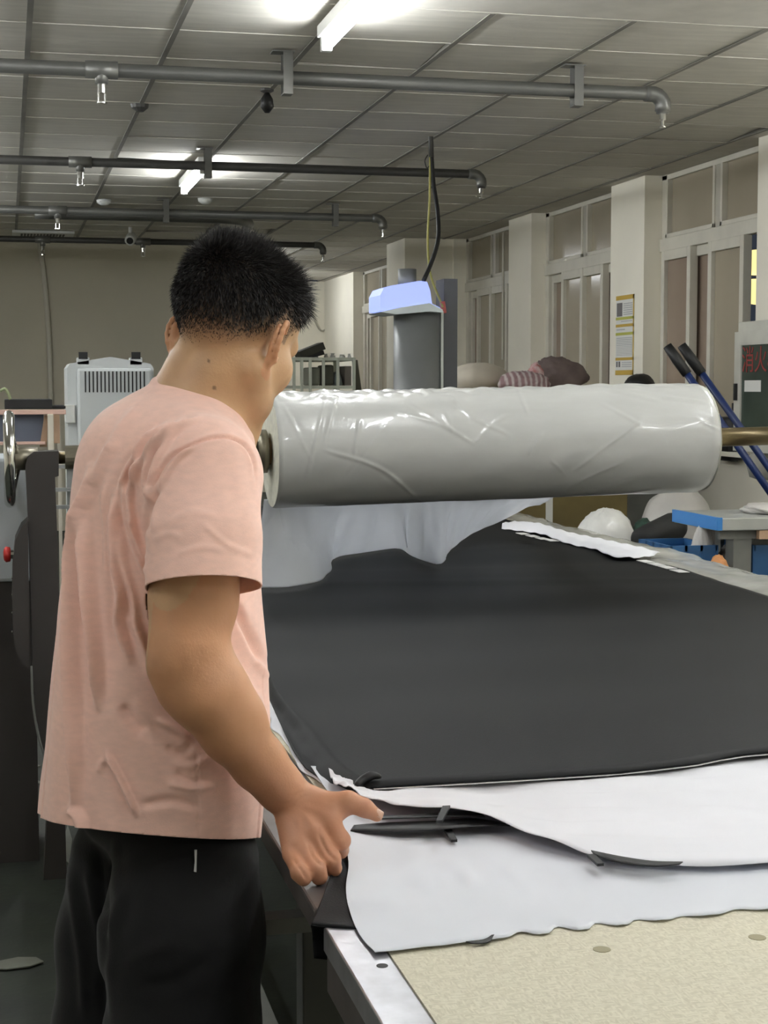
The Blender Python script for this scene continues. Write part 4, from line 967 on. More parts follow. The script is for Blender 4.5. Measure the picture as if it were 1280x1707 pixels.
def sdf_mesh(f, lo, hi, h, B=20):
    lo = np.asarray(lo, float); hi = np.asarray(hi, float); nb = np.ceil((hi - lo) / (h * B)).astype(int)
    ar = np.arange(B + 1); g = np.stack(np.meshgrid(ar, ar, ar, indexing='ij'), -1).reshape(-1, 3)
    keys = []; pos = []; edges = []
    R = h * B * .87
    n1, n2 = int(nb[1] * B + 2), int(nb[2] * B + 2)
    def key(i): return (i[..., 0].astype(np.int64) * n1 + i[..., 1]) * n2 + i[..., 2]
    for bx in range(nb[0]):
        for by in range(nb[1]):
            for bz in range(nb[2]):
                o = np.array([bx, by, bz]) * B; c = lo + (o + B / 2) * h
                dc = f(c[None], c, .001)[0]
                if abs(dc) > R * 1.7 + .02 and dc < .45: continue
                gi = g + o; p = lo + gi * h; D = f(p, c, R).reshape(B + 1, B + 1, B + 1)
                if D.min() > 0 or D.max() < 0: continue
                sg = D < 0
                cs = np.zeros((B, B, B), int)
                for dx in (0, 1):
                    for dy in (0, 1):
                        for dz in (0, 1): cs += sg[dx:B + dx, dy:B + dy, dz:B + dz]
                act = np.argwhere((cs > 0) & (cs < 8))
                if len(act):
                    acc = np.zeros((len(act), 3)); cnt = np.zeros(len(act))
                    for axx in range(3):
                        o1, o2 = [q for q in range(3) if q != axx]
                        for e1 in (0, 1):
                            for e2 in (0, 1):
                                a = act.copy(); a[:, o1] += e1; a[:, o2] += e2; b = a.copy(); b[:, axx] += 1
                                da = D[a[:, 0], a[:, 1], a[:, 2]]; db = D[b[:, 0], b[:, 1], b[:, 2]]
                                m_ = (da < 0) != (db < 0); t = np.where(m_, da / np.where(m_, da - db, 1), 0)
                                q = a.astype(float); q[:, axx] += t
                                acc[m_] += q[m_]; cnt[m_] += 1
                    pos.append(lo + (acc / cnt[:, None] + o) * h); keys.append(key(act + o))
                for axx in range(3):
                    sl0 = [slice(0, B)] * 3; sl1 = [slice(0, B)] * 3; sl1[axx] = slice(1, B + 1)
                    s0 = sg[tuple(sl0)]; s1 = sg[tuple(sl1)]; e = np.argwhere(s0 != s1)
                    if len(e): edges.append((axx, e + o, s0[tuple(e.T)]))
    K = np.concatenate(keys); Pp = np.concatenate(pos); od = np.argsort(K); K = K[od]; Pp = Pp[od]
    F = []
    for axx, e, s0 in edges:
        o1, o2 = (axx + 1) % 3, (axx + 2) % 3; idx = []; ok = np.ones(len(e), bool)
        for a, b in ((-1, -1), (0, -1), (0, 0), (-1, 0)):
            c = e.copy(); c[:, o1] += a; c[:, o2] += b
            kk = key(c); j = np.clip(np.searchsorted(K, kk), 0, len(K) - 1); ok &= K[j] == kk; idx.append(j)
        q = np.stack(idx, 1); q = np.where(s0[:, None], q, q[:, ::-1]); F.append(q[ok])
    return Pp, np.concatenate(F)
def relax(V, F, it=2, lam=.5):
    n = len(V); E = np.concatenate([F[:, [0, 1]], F[:, [1, 2]], F[:, [2, 3]], F[:, [3, 0]]]); E = np.concatenate([E, E[:, ::-1]])
    deg = np.bincount(E[:, 0], minlength=n)[:, None] + 1e-9
    for i in range(it):
        for l in (lam, -lam * 1.04):
            S = np.stack([np.bincount(E[:, 0], V[E[:, 1], c], n) for c in range(3)], 1)
            V = V + l * (S / deg - V)
    return V
def vnormals(V, F):
    n = np.cross(V[F[:, 2]] - V[F[:, 0]], V[F[:, 3]] - V[F[:, 1]]); N = np.zeros_like(V)
    for c in range(4):
        for a in range(3): N[:, a] += np.bincount(F[:, c], n[:, a], len(V))
    return N / (np.linalg.norm(N, axis=1)[:, None] + 1e-12)

man = thing('person', 'man in a pink T-shirt and black trousers bending over the cutting table', 'person', tuple(P(250, 1400, 2.47) * np.array([1, 1, 0])))
EX, EY, EZ = np.eye(3)
FWH = np.array([math.sin(YAW), math.cos(YAW), 0])
# --- head frame
HC = P(384, 563, 2.43)
HS = 1.06
th = math.radians(29); bow = math.radians(30); rol = math.radians(4)
fh = math.cos(th) * FWH + math.sin(th) * RT; rh = math.cos(th) * RT - math.sin(th) * FWH
hy = math.cos(bow) * fh - math.sin(bow) * EZ; hz = math.cos(bow) * EZ + math.sin(bow) * fh
hx = math.cos(rol) * rh - math.sin(rol) * hz; hz = math.cos(rol) * hz + math.sin(rol) * rh
HM = np.stack([hx, hy, hz])
def hp_(x, y, z): return HC + HS * (x * hx + y * hy + z * hz)
def hloc(p): return (p - HC) @ HM.T / HS
body = SDF()
def hell(c, r, k=.02, sub=False, M=None): body.ell(hp_(*c), HM if M is None else M, np.array(r) * HS, k, sub)
hell((0, -.014, .04), (.077, .098, .086), .02)
hell((0, .03, .06), (.066, .068, .06), .03)
hell((0, .036, -.032), (.060, .060, .07), .03)
for s in (-1, 1):
    body.cone(hp_(s * .060, .004, -.048), hp_(s * .044, .046, -.076), .021 * HS, .022 * HS, .025); body.cone(hp_(s * .044, .046, -.076), hp_(s * .022, .078, -.096), .022 * HS, .02 * HS, .02)
    hell((s * .047, .056, -.018), (.028, .03, .032), .025)
    hell((s * .032, .098, .018), (.017, .014, .012), .012, True)
    body.cone(hp_(s * .008, .112, -.022), hp_(s * .013, .104, -.024), .008, .008, .008)
body.cone(hp_(-.038, .086, .036), hp_(.038, .086, .036), .013, .013, .02)
body.cone(hp_(0, .096, .02), hp_(0, .12, -.018), .009, .012, .012)
body.cone(hp_(-.016, .096, -.052), hp_(.016, .096, -.052), .008, .008, .008)
body.cone(hp_(-.014, .094, -.064), hp_(.014, .094, -.064), .009, .009, .006)
hell((0, .078, -.092), (.02, .02, .018), .02)
# ears
for s in (-1, 1):
    out = np.array([s * .86, .5, .0]); out /= np.linalg.norm(out)
    upv = np.array([s * .1, -.22, .97]); upv -= out * (upv @ out); upv /= np.linalg.norm(upv); fwv = np.cross(upv, out)
    e0 = np.array([s * .080, -.010, -.004])
    Me = np.stack([out, fwv, upv]) @ HM
    def ep(a, b, c): return HC + HS * ((e0 + a * out + b * fwv + c * upv) @ HM)
    body.ell(ep(.004, 0, -.002), Me, np.array([.006, .0155, .027]) * HS, .006)
    rim = [(.002, .012 * s * 0 + (.013 if s < 0 else -.013) * -1 * 0 + 0, .0)]
    ang = np.linspace(-2.3, 2.5, 12); pts = []
    for a in ang:
        pts.append(ep(.012, .016 * math.cos(a) * (-1 if s > 0 else 1) * (1 if True else 1), .028 * math.sin(a) + .002 * math.cos(a)))
    body.chain(pts, [.0036 * HS] * 12, .003)
    body.ell(ep(.013, 0, -.004), Me, np.array([.008, .0095, .015]) * HS, .004, True)
    body.ell(ep(.006, 0, -.031), Me, np.array([.006, .008, .010]) * HS, .006)
# neck
NB0 = P(318, 705, 2.45); 
body.chain([P(322, 720, 2.455), P(340, 660, 2.44), P(370, 598, 2.435)], [.080, .064, .056], .03)
body.cone(P(346, 702, 2.43), hp_(.0, .01, -.055), .055, .045, .03)
body.cone(P(315, 690, 2.46), P(360, 580, 2.45), .05, .042, .03)
# trunk and legs under the clothes
SHR = P(338, 800, 2.285); SHL = P(262, 786, 2.66)
body.cone(P(285, 790, 2.47), P(265, 1050, 2.46), .12, .115, .05); body.cone(P(265, 1050, 2.46), P(268, 1230, 2.45), .115, .09, .05); body.cone(P(268, 1230, 2.45), np.array([.215, 2.46, .88]), .09, .085, .05)
body.cone(SHR, SHL, .06, .06, .05); body.cone(P(320, 715, 2.45), SHR, .06, .055, .04); body.cone(P(320, 715, 2.45), SHL, .06, .055, .04)
HIPR = np.array([.235, 2.37, .86]); HIPL = np.array([.195, 2.55, .83]); FTR = np.array([.24, 2.35, .1]); FTL = np.array([.14, 2.60, .1])
body.chain([HIPR, (HIPR + FTR) / 2 + (.02, 0, .02), FTR], [.065, .055, .04], .03); body.chain([HIPL, (HIPL + FTL) / 2 + (.02, 0, .02), FTL], [.062, .055, .04], .03)
# right arm
body.chain([SHR, P(326, 930, 2.25), P(318, 1000, 2.238), P(311, 1075, 2.225), P(308, 1105, 2.222)], [.060, .056, .0535, .047, .045], .025)
body.ell(P(350, 1000, 2.245), np.eye(3), (.032, .035, .055), .03)
body.cone(P(284, 1118, 2.225), P(300, 1150, 2.225), .021, .03, .03)
body.chain([P(312, 1105, 2.222), P(345, 1158, 2.225), P(388, 1218, 2.24), P(432, 1272, 2.262), P(466, 1312, 2.28), P(490, 1338, 2.288)], [.045, .049, .0425, .036, .0305, .029], .02)
body.cone(P(352, 1110, 2.235), P(392, 1190, 2.24), .03, .034, .03)
# right hand
wr = P(492, 1340, 2.288)
mcp = {'i': P(549, 1368, 2.258), 'm': P(522, 1387, 2.248), 'r': P(501, 1406, 2.242), 'p': P(486, 1424, 2.238)}
for q, (r0, r1) in zip('imrp', ((.021, .0165), (.021, .0165), (.019, .0155), (.017, .0135))):
    st_ = wr * .75 + mcp[q] * .25
    body.cone(st_ + (mcp[q] - mcp['m']) * .25, mcp[q], r0 + .001, r1 - .0008, .010)
body.cone(P(505, 1338, 2.29), P(556, 1345, 2.275), .024, .020, .015)
fing = {'i': [mcp['i'], P(567, 1401, 2.254), P(567, 1417, 2.278), P(558, 1411, 2.298)],
        'm': [mcp['m'], P(551, 1432, 2.236), P(555, 1447, 2.242), P(546, 1442, 2.250)],
        'r': [mcp['r'], P(527, 1449, 2.214), P(532, 1461, 2.216), P(526, 1456, 2.222)],
        'p': [mcp['p'], P(499, 1455, 2.202), P(506, 1464, 2.202), P(505, 1458, 2.208)]}
fr0 = {'i': (.0150, .0132, .0118, .009), 'm': (.0150, .0132, .0118, .009), 'r': (.0140, .0124, .0112, .0085), 'p': (.0125, .0108, .010, .008)}
for q in 'imrp':
    body.chain(fing[q][:2], fr0[q][:2], .0035); body.chain(fing[q][1:], fr0[q][1:], .004)
    body.ell(fing[q][1], np.eye(3), np.array([1, 1, 1]) * (fr0[q][1] + .0012), .004)
# thumb
thp = [P(545, 1348, 2.278), P(580, 1336, 2.272), P(606, 1346, 2.274), P(628, 1359, 2.278)]
body.chain(thp, [.0175, .0135, .0118, .0092], .010)
body.cone(P(540, 1362, 2.28), P(574, 1346, 2.276), .014, .010, .010)
# left arm, hand resting on the table edge on the far side
LE = P(232, 1010, 2.72); LW = np.array([.30, 2.74, .90]); 
body.chain([SHL, LE, LE * .5 + LW * .5, LW], [.055, .044, .042, .029], .02)
lm = LW + np.array([.055, -.01, -.03])
for k, dy in enumerate((-.03, -.01, .01, .03)):
    m0 = lm + (0, dy, 0); body.cone(LW, m0, .018, .013, .012)
    L_ = (.034, .04, .037, .028)[k]
    body.chain([m0, m0 + (L_, dy * .15, -.006), m0 + (L_ * 1.7, dy * .2, -.020), m0 + (L_ * 2.1, dy * .2, -.032)], [.0115, .010, .009, .0075], .003)
body.chain([LW + (.01, -.02, -.01), LW + (.04, -.05, -.025), LW + (.075, -.06, -.038)], [.016, .012, .009], .01)
bv, bf = sdf_mesh(body, (-.25, 2.0, .04), (.6, 2.95, 1.80), .0028)
bv = relax(bv, bf, 3)
bn = vnormals(bv, bf)
# fine modelling: wrist creases, knuckles
crz = [([(475, 1345), (490, 1328), (510, 1318)], -.0016, 3), ([(482, 1350), (497, 1332), (515, 1324)], -.0012, 3), ([(512, 1404), (523, 1430), (540, 1446)], -.004, 3.2), ([(532, 1392), (545, 1420), (560, 1436)], -.004, 3.2), ([(489, 1432), (500, 1448), (512, 1468)], -.003, 3.2),
       ([(505, 1345), (530, 1352), (548, 1362)], .0012, 6), ([(500, 1352), (515, 1368), (522, 1382)], .0012, 6), ([(495, 1360), (500, 1380), (501, 1400)], .0012, 6)]
fc = np.clip((bn @ -FW) * 3, 0, 1)
bv = bv + bn * (ridge_disp(bv, [(np.array(p), a, w) for p, a, w in crz]) * fc)[:, None]
# colours
u, v, dpt = proj(bv); hl = hloc(bv)
skin = np.array(lin((196, 156, 116))[:3]); skin_f = np.array(lin((188, 142, 112))[:3]); hand = np.array(lin((192, 148, 116))[:3]); scalp = np.array(lin((44, 38, 34))[:3])
col = np.tile(skin, (len(bv), 1))
wgt = np.clip((v - 1230) / 120, 0, 1)[:, None] * (dpt < 2.45)[:, None]; col = col * (1 - wgt) + hand * wgt
nz = vnoise(bv, 45, 3)[:, None]; col = col * (1 + .05 * nz)
def hairline(hl):
    y = hl[:, 1]; return np.interp(y, [-.12, -.07, -.045, -.02, .0, .03, .05, .07, .09], [-.046, -.046, -.036, -.014, .016, .022, .05, .078, .09])
hw_ = np.clip((hl[:, 2] - hairline(hl) + .012) / .06, 0, 1) * (np.linalg.norm(hl, axis=1) < .16)
earm = (np.abs(hl[:, 0]) > .078) & (hl[:, 2] < .045) & (hl[:, 1] > -.045); hw_[earm] = 0
sb = (np.abs(hl[:, 1] - .022) < .012) & (hl[:, 2] > .012) & (hl[:, 2] < .05) & (np.abs(hl[:, 0]) > .05); hw_[sb] = np.maximum(hw_[sb], .6)
hw_ = hw_[:, None] * .93
col = col * (1 - hw_) + scalp * hw_
red = (earm & (bn @ RT * 0 == 0))[:, None]; col = np.where(red, col * np.array([1.05, .88, .85]), col)
for mu, mv in ((348, 602), (357, 647)):
    col = np.where((np.hypot(u - mu, v - mv) < 3.2)[:, None], col * .45, col)
lip = (np.abs(hl[:, 0]) < .02) & (np.abs(hl[:, 2] + .058) < .012) & (hl[:, 1] > .094); col[lip] *= np.array([1.0, .7, .7])
M_skin = mat('skin', (190, 146, 112), .5, attr='Col', var=.06, vscale=30, bump=.08, bscale=260, sub=.06)
bo = obj('body', (bv, bf), M_skin, man, True)
ca = bo.data.color_attributes.new('Col', 'FLOAT_COLOR', 'POINT'); ca.data.foreach_set('color', np.concatenate([col, np.ones((len(col), 1))], 1).astype(np.float32).ravel())
# nail, eyes
tn = thp[3]; 
nd = (thp[3] - thp[2]) / np.linalg.norm(thp[3] - thp[2]); nup = -FW * .55 + UP * .75; nup = nup - nd * (nup @ nd); nup /= np.linalg.norm(nup); nsd = np.cross(nd, nup)
ng = [[tn + nd * (a * .017 - .011) + nsd * (b * .0075) + nup * (.0098 + .0006 - .0042 * b * b - .0012 * a) for b in np.linspace(-1, 1, 7)] for a in np.linspace(0, 1, 6)]
obj('thumb_nail', thicken(np.array(ng).reshape(-1, 3), grid_faces(6, 7), 6, 7, .0012), mat('nail', (212, 170, 148), .3), man, True)
M_eye = mat('eye_white', (225, 222, 215), .25); M_iris = mat('iris', (40, 28, 20), .2)
for s in (-1, 1):
    e = obj('eye', lathe(hp_(s * .032, .082, .017), hy, [(-.012, .002), (-.008, .009), (0, .0125), (.008, .009), (.0118, .003)], 14), M_eye, man, True)
    obj('iris', lathe(hp_(s * .032, .0925, .017), hy, [(0, .0055), (.0012, .004)], 12), M_iris, e)
    obj('eyebrow', tube(catmull([hp_(s * .015, .102, .036), hp_(s * .032, .1, .042), hp_(s * .05, .086, .038)], 8), [.002, .003, .003, .003, .003, .002, .002, .001], 6), M_iris, man, True)
# --- hair strands
NH = 26000
dirs = rng.normal(size=(NH * 3, 3)); dirs /= np.linalg.norm(dirs, axis=1)[:, None]
cr_ = np.array([.0785, .0995, .0875]); cc = np.array([0, -.014, .04])
hpnt = dirs * cr_ + cc
hgt = hpnt[:, 2] - hairline(hpnt)
keep = (hgt > -.004) & (rng.uniform(size=len(hgt)) < np.clip(.12 + hgt / .04, 0, 1)); dirs = dirs[keep][:NH]; hpnt = hpnt[keep][:NH]; hgt = hgt[keep][:NH]
# settle the roots on the real surface
hn = dirs / cr_; hn /= np.linalg.norm(hn, axis=1)[:, None]
root = HC + HS * (hpnt @ HM)
nw = hn @ HM
for _ in range(4):
    dd_ = np.zeros(len(root))
    for i0 in range(0, len(root), 8000): dd_[i0:i0 + 8000] = body(root[i0:i0 + 8000], HC, .2)
    root = root - nw * (dd_ + .0005)[:, None]
topw = np.clip((hpnt[:, 2] - .055) / .05, 0, 1); frontw = np.clip((hpnt[:, 1] - .0) / .06, 0, 1) * np.clip((hpnt[:, 2] - .04) / .04, 0, 1)
length = .0025 + .011 * np.clip((hgt - .01) / .07, 0, 1) + .013 * topw + .018 * frontw
length *= rng.uniform(.7, 1.25, len(length))
flow = np.stack([np.zeros(len(hn)), np.full(len(hn), .5), -.75 + 1.1 * topw], 1)
flow = flow - hn * np.sum(flow * hn, 1)[:, None]; flow /= np.linalg.norm(flow, axis=1)[:, None] + 1e-6
stand = (.45 + .5 * topw)[:, None]
hd = hn * stand + flow * (1 - stand) * 1.0 + rng.normal(size=hn.shape) * .2
# clump
cl_ = np.stack([vnoise(hpnt, 70, s) for s in (1, 2, 3)], 1); hd += cl_ * .22 * (.4 + topw[:, None])
hd /= np.linalg.norm(hd, axis=1)[:, None]
hd2 = hd + flow * .35 + np.array([0, .1, -.25]) * (1 - topw[:, None]); hd2 /= np.linalg.norm(hd2, axis=1)[:, None]
D1 = hd @ HM; D2 = hd2 @ HM
p0 = root; p1 = root + D1 * (length * HS * .5)[:, None]; p2 = p1 + D2 * (length * HS * .5)[:, None]
sd_ = np.cross(D1, rng.normal(size=D1.shape)); sd_ /= np.linalg.norm(sd_, axis=1)[:, None]; w = .00055
HV = np.stack([p0 - sd_ * w, p0 + sd_ * w, p1 - sd_ * w * .8, p1 + sd_ * w * .8, p2], 1).reshape(-1, 3)
bi = np.arange(len(p0)) * 5
hf = np.concatenate([np.stack([bi, bi + 1, bi + 3, bi + 2], 1)]).tolist() + np.stack([bi + 2, bi + 3, bi + 4], 1).tolist()
obj('hair', (HV, hf), mat('hair_black', (30, 27, 26), .5, spec=.4), man, kind='stuff', label='short black hair, cropped close at the nape')

# --- shirt
rowsT = [(642, 262, 340, .06), (656, 220, 355, .09), (672, 182, 372, .125), (690, 157, 385, .147), (720, 138, 398, .172), (760, 123, 412, .188), (820, 116, 424, .196), (900, 108, 430, .200), (1000, 98, 436, .202), (1100, 89, 446, .205), (1150, 85, 449, .208), (1200, 80, 449, .21), (1300, 70, 441, .213), (1420, 60, 429, .215), (1500, 56, 425, .215)]
zz = []; cc_ = []; aa = []; bb_ = []
for v_, l_, r_, b_half in rowsT:
    dc = 2.47
    c = P((l_ + r_) / 2, v_, dc); half = (r_ - l_) / 2 * dc / FOC
    a_ = math.sqrt(max(half ** 2 - (b_half * RT[1]) ** 2, .0009)) / RT[0]
    zz.append(c[2]); cc_.append(c[:2]); aa.append(a_); bb_.append(b_half)
zz = np.array(zz)[::-1]; cc_ = np.array(cc_)[::-1]; aa = np.array(aa)[::-1]; bb_ = np.array(bb_)[::-1]
zi = np.linspace(zz[0], zz[-1], 120); ci = np.stack([smooth1(np.interp(zi, zz, cc_[:, k]), 8) for k in range(2)], 1); ai = smooth1(np.interp(zi, zz, aa), 8); bi_ = smooth1(np.interp(zi, zz, bb_), 8)
def torso(p):
    z = p[:, 2]; cx_ = np.interp(z, zi, ci[:, 0]); cy_ = np.interp(z, zi, ci[:, 1]); a = np.interp(z, zi, ai); b = np.interp(z, zi, bi_)
    qx = np.abs(p[:, 0] - cx_) / a; qy = np.abs(p[:, 1] - cy_) / b; e = 2.35
    rr = (qx ** e + qy ** e + 1e-9) ** (1 / e)
    d = (rr - 1) * np.minimum(a, b)
    return np.maximum(np.maximum(d, (z - zi[-1])), zi[0] - z)
shirt = SDF()
shirt.fun(torso, P(255, 1050, 2.47), .75, .03)
NBp = P(322, 700, 2.45)
shirt.cone(P(314, 738, 2.45), P(338, 775, 2.30), .080, .072, .05)
shirt.cone(P(314, 738, 2.45), P(268, 760, 2.64), .080, .072, .05)
shirt.cone(P(310, 722, 2.455), P(324, 694, 2.45), .084, .068, .03)
# sleeves
sr0 = P(343, 815, 2.272); sr1 = P(340, 990, 2.215)
shirt.cone(P(345, 800, 2.285), P(341, 900, 2.24), .0775, .078, .03); shirt.cone(P(341, 900, 2.24), P(340, 1020, 2.215), .078, .082, .01)
sl1 = SHL * .35 + LE * .65
shirt.cone(SHL, sl1, .074, .074, .03); 
sv, sf = sdf_mesh(shirt, (-.2, 2.0, .70), (.6, 2.95, 1.62), .0028)
sv = relax(sv, sf, 3)
sn = vnormals(sv, sf)
Z4 = lambda pts: [(80 + x / 3.556, 620 + y / 3.556) for x, y in pts]
Z5 = lambda pts: [(60 + x / 3.2, 980 + y / 3.2) for x, y in pts]
folds = [
 (Z4([(250, 560), (225, 720), (190, 850), (155, 1050), (150, 1300)]) + Z5([(195, 300), (205, 700), (215, 1000), (195, 1190)]), .0075, 9),
 (Z4([(215, 850), (215, 1000), (235, 1200), (245, 1340)]) + Z5([(300, 200), (325, 420), (330, 640)]), .0075, 9),
 (Z4([(400, 720), (385, 900), (400, 1150), (430, 1340)]) + Z5([(440, 180), (500, 380)]), .006, 10),
 (Z4([(340, 640), (320, 760), (330, 900), (340, 1200)]), .003, 8),
 (Z4([(720, 300), (580, 420), (470, 570), (410, 720)]), .005, 6.5),
 (Z4([(800, 280), (690, 380), (545, 540), (490, 680), (500, 900), (560, 1060)]), .006, 6.5),
 (Z4([(770, 320), (660, 480), (615, 640), (600, 760)]), .005, 5),
 (Z4([(900, 270), (760, 340), (600, 500), (578, 640), (605, 760)]), .005, 5.5),
 (Z4([(640, 330), (540, 470), (520, 600), (525, 700)]), .004, 5.5),
 (Z4([(450, 640), (455, 850), (520, 1060), (590, 1200)]), .006, 7),
 (Z4([(480, 860), (530, 1000), (585, 1130)]), .004, 6),
 (Z4([(420, 900), (440, 1100), (500, 1330)]) + Z5([(540, 200), (620, 400)]), .005, 9),
 (Z4([(380, 420), (300, 560), (255, 680)]), .004, 10),
 (Z4([(540, 200), (420, 350), (360, 480)]), .003, 12),
 (Z4([(860, 440), (760, 520), (660, 690)]), .004, 5.5),
 (Z4([(650, 700), (610, 800), (590, 950)]), -.006, 6),
 (Z4([(920, 900), (1080, 1030), (1230, 1090)]), .0010, 7), (Z4([(760, 1090), (900, 1040), (1060, 1060)]), .0008, 8), (Z4([(700, 900), (850, 830), (1000, 850)]), .0006, 9), (Z4([(620, 1000), (720, 960), (800, 990)]), .0007, 8),
 (Z5([(370, 880), (430, 990), (490, 1110), (535, 1210)]), .007, 6),
 (Z5([(330, 990), (350, 930), (380, 920)]), .002, 8),
 (Z5([(480, 130), (560, 300), (630, 480)]), .005, 12),
 (Z5([(460, 620), (520, 720), (580, 780)]), -.006, 16),
 (Z5([(690, 840), (760, 880), (840, 830)]), -.0022, 9), (Z5([(740, 940), (830, 950), (920, 900)]), .0025, 8), (Z5([(740, 980), (830, 1030), (900, 1020)]), -.0022, 8), (Z5([(700, 1040), (840, 1070), (960, 1050)]), .0025, 8),
 (Z5([(560, 1160), (720, 1130), (880, 1170)]), -.003, 10), (Z5([(640, 700), (760, 760), (820, 800)]), .0035, 9),
 (Z5([(1040, 60), (1130, 240), (1230, 430)]), -.006, 9), (Z5([(970, 290), (1080, 460), (1200, 640)]), .006, 12), (Z5([(1180, 380), (1240, 480)]), .003, 9),
 (Z5([(180, 1180), (215, 1215), (240, 1300), (235, 1350)]), .008, 10),
]
seam = [(248, 835), (253, 812), (263, 789), (282, 763), (322, 741), (361, 729), (389, 731), (409, 742), (423, 766), (427, 800)]
folds += [(seam, -.0035, 3.6), (Z5([(848, 830), (862, 1000), (865, 1340)]), -.0014, 3.2)]
fc = np.clip((sn @ -FW) * 2.5 + .35, 0, 1)
dsp = 2.3 * ridge_disp(sv, [(p, a * (1.7 if k < 3 else 1), w * .8) for k, (p, a, w) in enumerate(folds)]) * fc
su, svv, sdp = proj(sv)
dsp += .0016 * vnoise(sv * np.array([1, 1, .45]), 26, 41) + .0008 * vnoise(sv * np.array([1, 1, .6]), 70, 42)
# long soft drapes on the lower back
ph = np.arctan2(sv[:, 1] - np.interp(sv[:, 2], zi, ci[:, 1]), sv[:, 0] - np.interp(sv[:, 2], zi, ci[:, 0]))
low = np.clip((1.2 - sv[:, 2]) / .3, 0, 1); dsp += .003 * low * np.sin(ph * 9 + 1.0) * (sdp > 2.38)
sv = sv + sn * dsp[:, None]
bm = bmesh.new()
for q in sv: bm.verts.new(q)
bm.verts.ensure_lookup_table()
for q in sf: bm.faces.new([bm.verts[i] for i in q])
def plane_cut(co, no, sel=None):
    if sel is None: geom = bm.verts[:] + bm.edges[:] + bm.faces[:]
    else:
        bm.verts.ensure_lookup_table(); bm.verts.index_update()
        C_ = np.array([q.co[:] for q in bm.verts]); A_, B_, R_ = sel
        q = C_ - A_; ba = B_ - A_; t = q @ ba / (ba @ ba); ok = (t > .3) & (np.linalg.norm(q - t[:, None] * ba, axis=1) < R_)
        vv = [bm.verts[i] for i in np.where(ok)[0]]
        fs_ = {f for q in vv for f in q.link_faces if all(ok[w.index] for w in f.verts)}; es = {e for f in fs_ for e in f.edges}
        geom = vv + list(es) + list(fs_)
    bmesh.ops.bisect_plane(bm, geom=geom, plane_co=Vector(co), plane_no=Vector(no), clear_outer=True, dist=1e-6)
# hem
h1, h2, h3 = P(325, 1399, 2.26), P(64, 1349, 2.55), P(430, 1390, 2.46)
hn_ = np.cross(h2 - h1, h3 - h1); hn_ /= np.linalg.norm(hn_); hn_ = hn_ if hn_[2] < 0 else -hn_
plane_cut(h1, hn_)
# cuffs
cuffc = P(340, 977, 2.22); an_ = (sr1 - sr0) / np.linalg.norm(sr1 - sr0); cn = an_ * 1.0 + FWH * .15 + RT * .02; cn /= np.linalg.norm(cn)
ca0 = P(341, 900, 2.24); ca1 = P(340, 1020, 2.215)
plane_cut(cuffc, cn, (ca0, ca1, .099))
la = (sl1 - SHL) / np.linalg.norm(sl1 - SHL)
plane_cut(sl1 + la * .02, la, (SHL, sl1 + la * .05, .09))
sg = frombm(bm)
M_shirt = mat('pink_cotton', (248, 204, 187), .8, var=.035, vscale=55, bump=.12, bscale=420, stretch=(1, 1, 2.5), sheen=.25)
sh = obj('shirt', sg, M_shirt, man, True, label='pale pink short-sleeved cotton T-shirt')
md = sh.modifiers.new('thickness', 'SOLIDIFY'); md.thickness = .0022; md.offset = -1

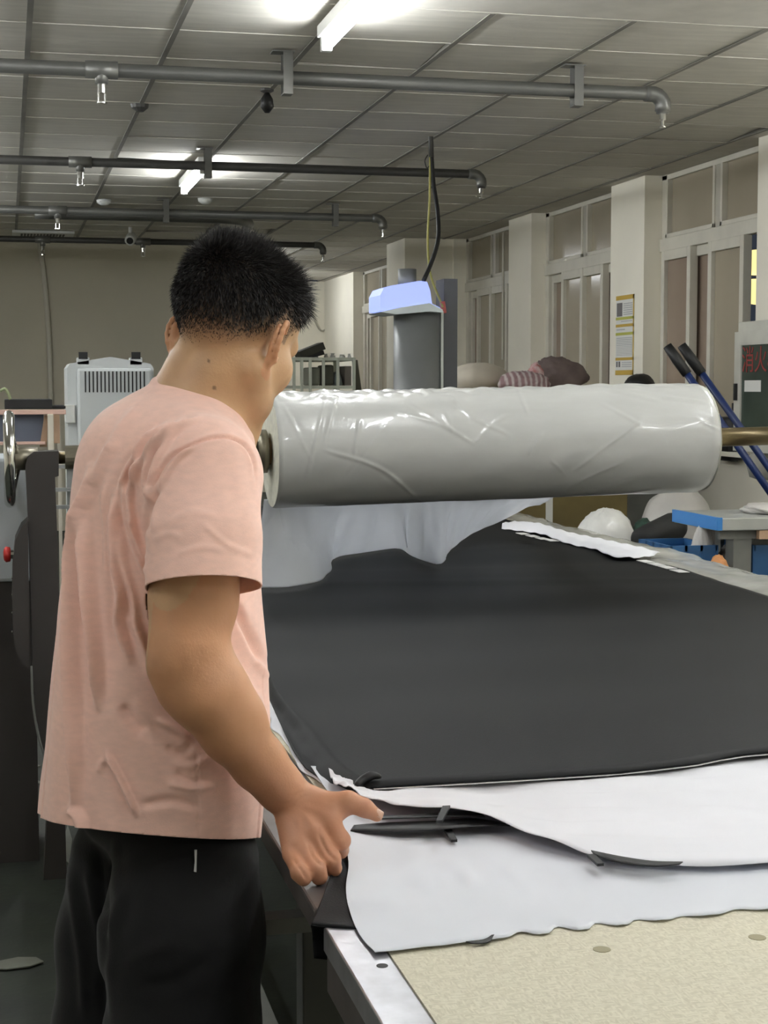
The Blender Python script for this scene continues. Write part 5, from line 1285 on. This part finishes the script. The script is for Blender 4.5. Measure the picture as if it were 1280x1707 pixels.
# --- trousers
tr = SDF()
tr.ell(np.array([.215, 2.47, .89]), np.eye(3), (.125, .166, .12), .05)
def leg_(pts, rs): tr.chain(pts, rs, .03)
leg_([P(312, 1440, 2.395), P(303, 1560, 2.38), P(306, 1720, 2.37), np.array([.235, 2.345, .12])], [.106, .117, .108, .085])
leg_([P(232, 1430, 2.56), P(214, 1560, 2.58), P(202, 1720, 2.59), np.array([.14, 2.60, .12])], [.105, .106, .102, .084])
tv, tf = sdf_mesh(tr, (-.2, 2.05, .02), (.6, 2.9, 1.1), .006)
tv = relax(tv, tf, 2); tnn = vnormals(tv, tf)
tfold = [([(118, 1440), (128, 1520), (138, 1600), (142, 1700)], .007, 9), ([(165, 1410), (170, 1500), (178, 1570), (172, 1660), (180, 1707)], -.010, 9), ([(205, 1480), (195, 1520), (182, 1560), (176, 1640)], .009, 11), ([(210, 1610), (240, 1590), (300, 1570)], .004, 14), ([(190, 1400), (190, 1450), (195, 1500)], .005, 8), ([(148, 1450), (165, 1540), (172, 1580)], .005, 8), ([(230, 1640), (280, 1640), (350, 1600)], -.005, 16)]
tv = tv + tnn * ((ridge_disp(tv, tfold) + .003 * vnoise(tv, 16, 5)) * np.clip((tnn @ -FW) * 3 + .3, 0, 1))[:, None]
M_trs = mat('black_trousers', (24, 24, 24), .85, spec=.2, var=.08, vscale=30, bump=.1, bscale=300, sheen=.1)
to_ = obj('trousers', (tv, tf), M_trs, man, True, label='loose black trousers')
tg = P(326, 1418, 2.243)
best = tv[np.argmin(np.hypot(*(np.stack(proj(tv)[:2]) - np.array([[326], [1437]]))) + 400 * (tnn @ FW > 0))]
dg = float((best - CAM) @ FW) - .006
obj('pocket_tab', prism([P(324, 1417, dg), P(328, 1417, dg), P(327.5, 1436, dg), P(327, 1454, dg), P(323, 1453, dg), P(324.5, 1436, dg)], FW * .003), mat('tab_pale', (214, 214, 210), .5), to_)
# shoes
M_shoe = mat('shoe_black', (36, 36, 38), .6); M_sole = mat('shoe_sole', (190, 188, 182), .6)
for c in (np.array([.235, 2.345]), np.array([.14, 2.60])):
    o = []
    for a in np.linspace(0, 2 * math.pi, 28, endpoint=False):
        x = .05 + .14 * math.cos(a); y = (.045 + .008 * math.cos(a)) * math.sin(a); o.append((c[0] + x, c[1] + y, 0))
    shs = obj('shoe', (lambda: (lambda L: loft(L + [L[0]] if False else L, 29, 14))([[(c[0] + .05 + (p[0] - c[0] - .05) * k, c[1] + (p[1] - c[1]) * k, z + (.03 if p[0] < c[0] + .05 else 0) * zf) for p in o + [o[0]]] for k, z, zf in ((1, .022, 0), (1.02, .04, 0), (.93, .065, .5), (.7, .085, 1), (.3, .095, 1))]))(), M_shoe, man, True)
    obj('sole', prism(o, (0, 0, .024)), M_sole, shs)
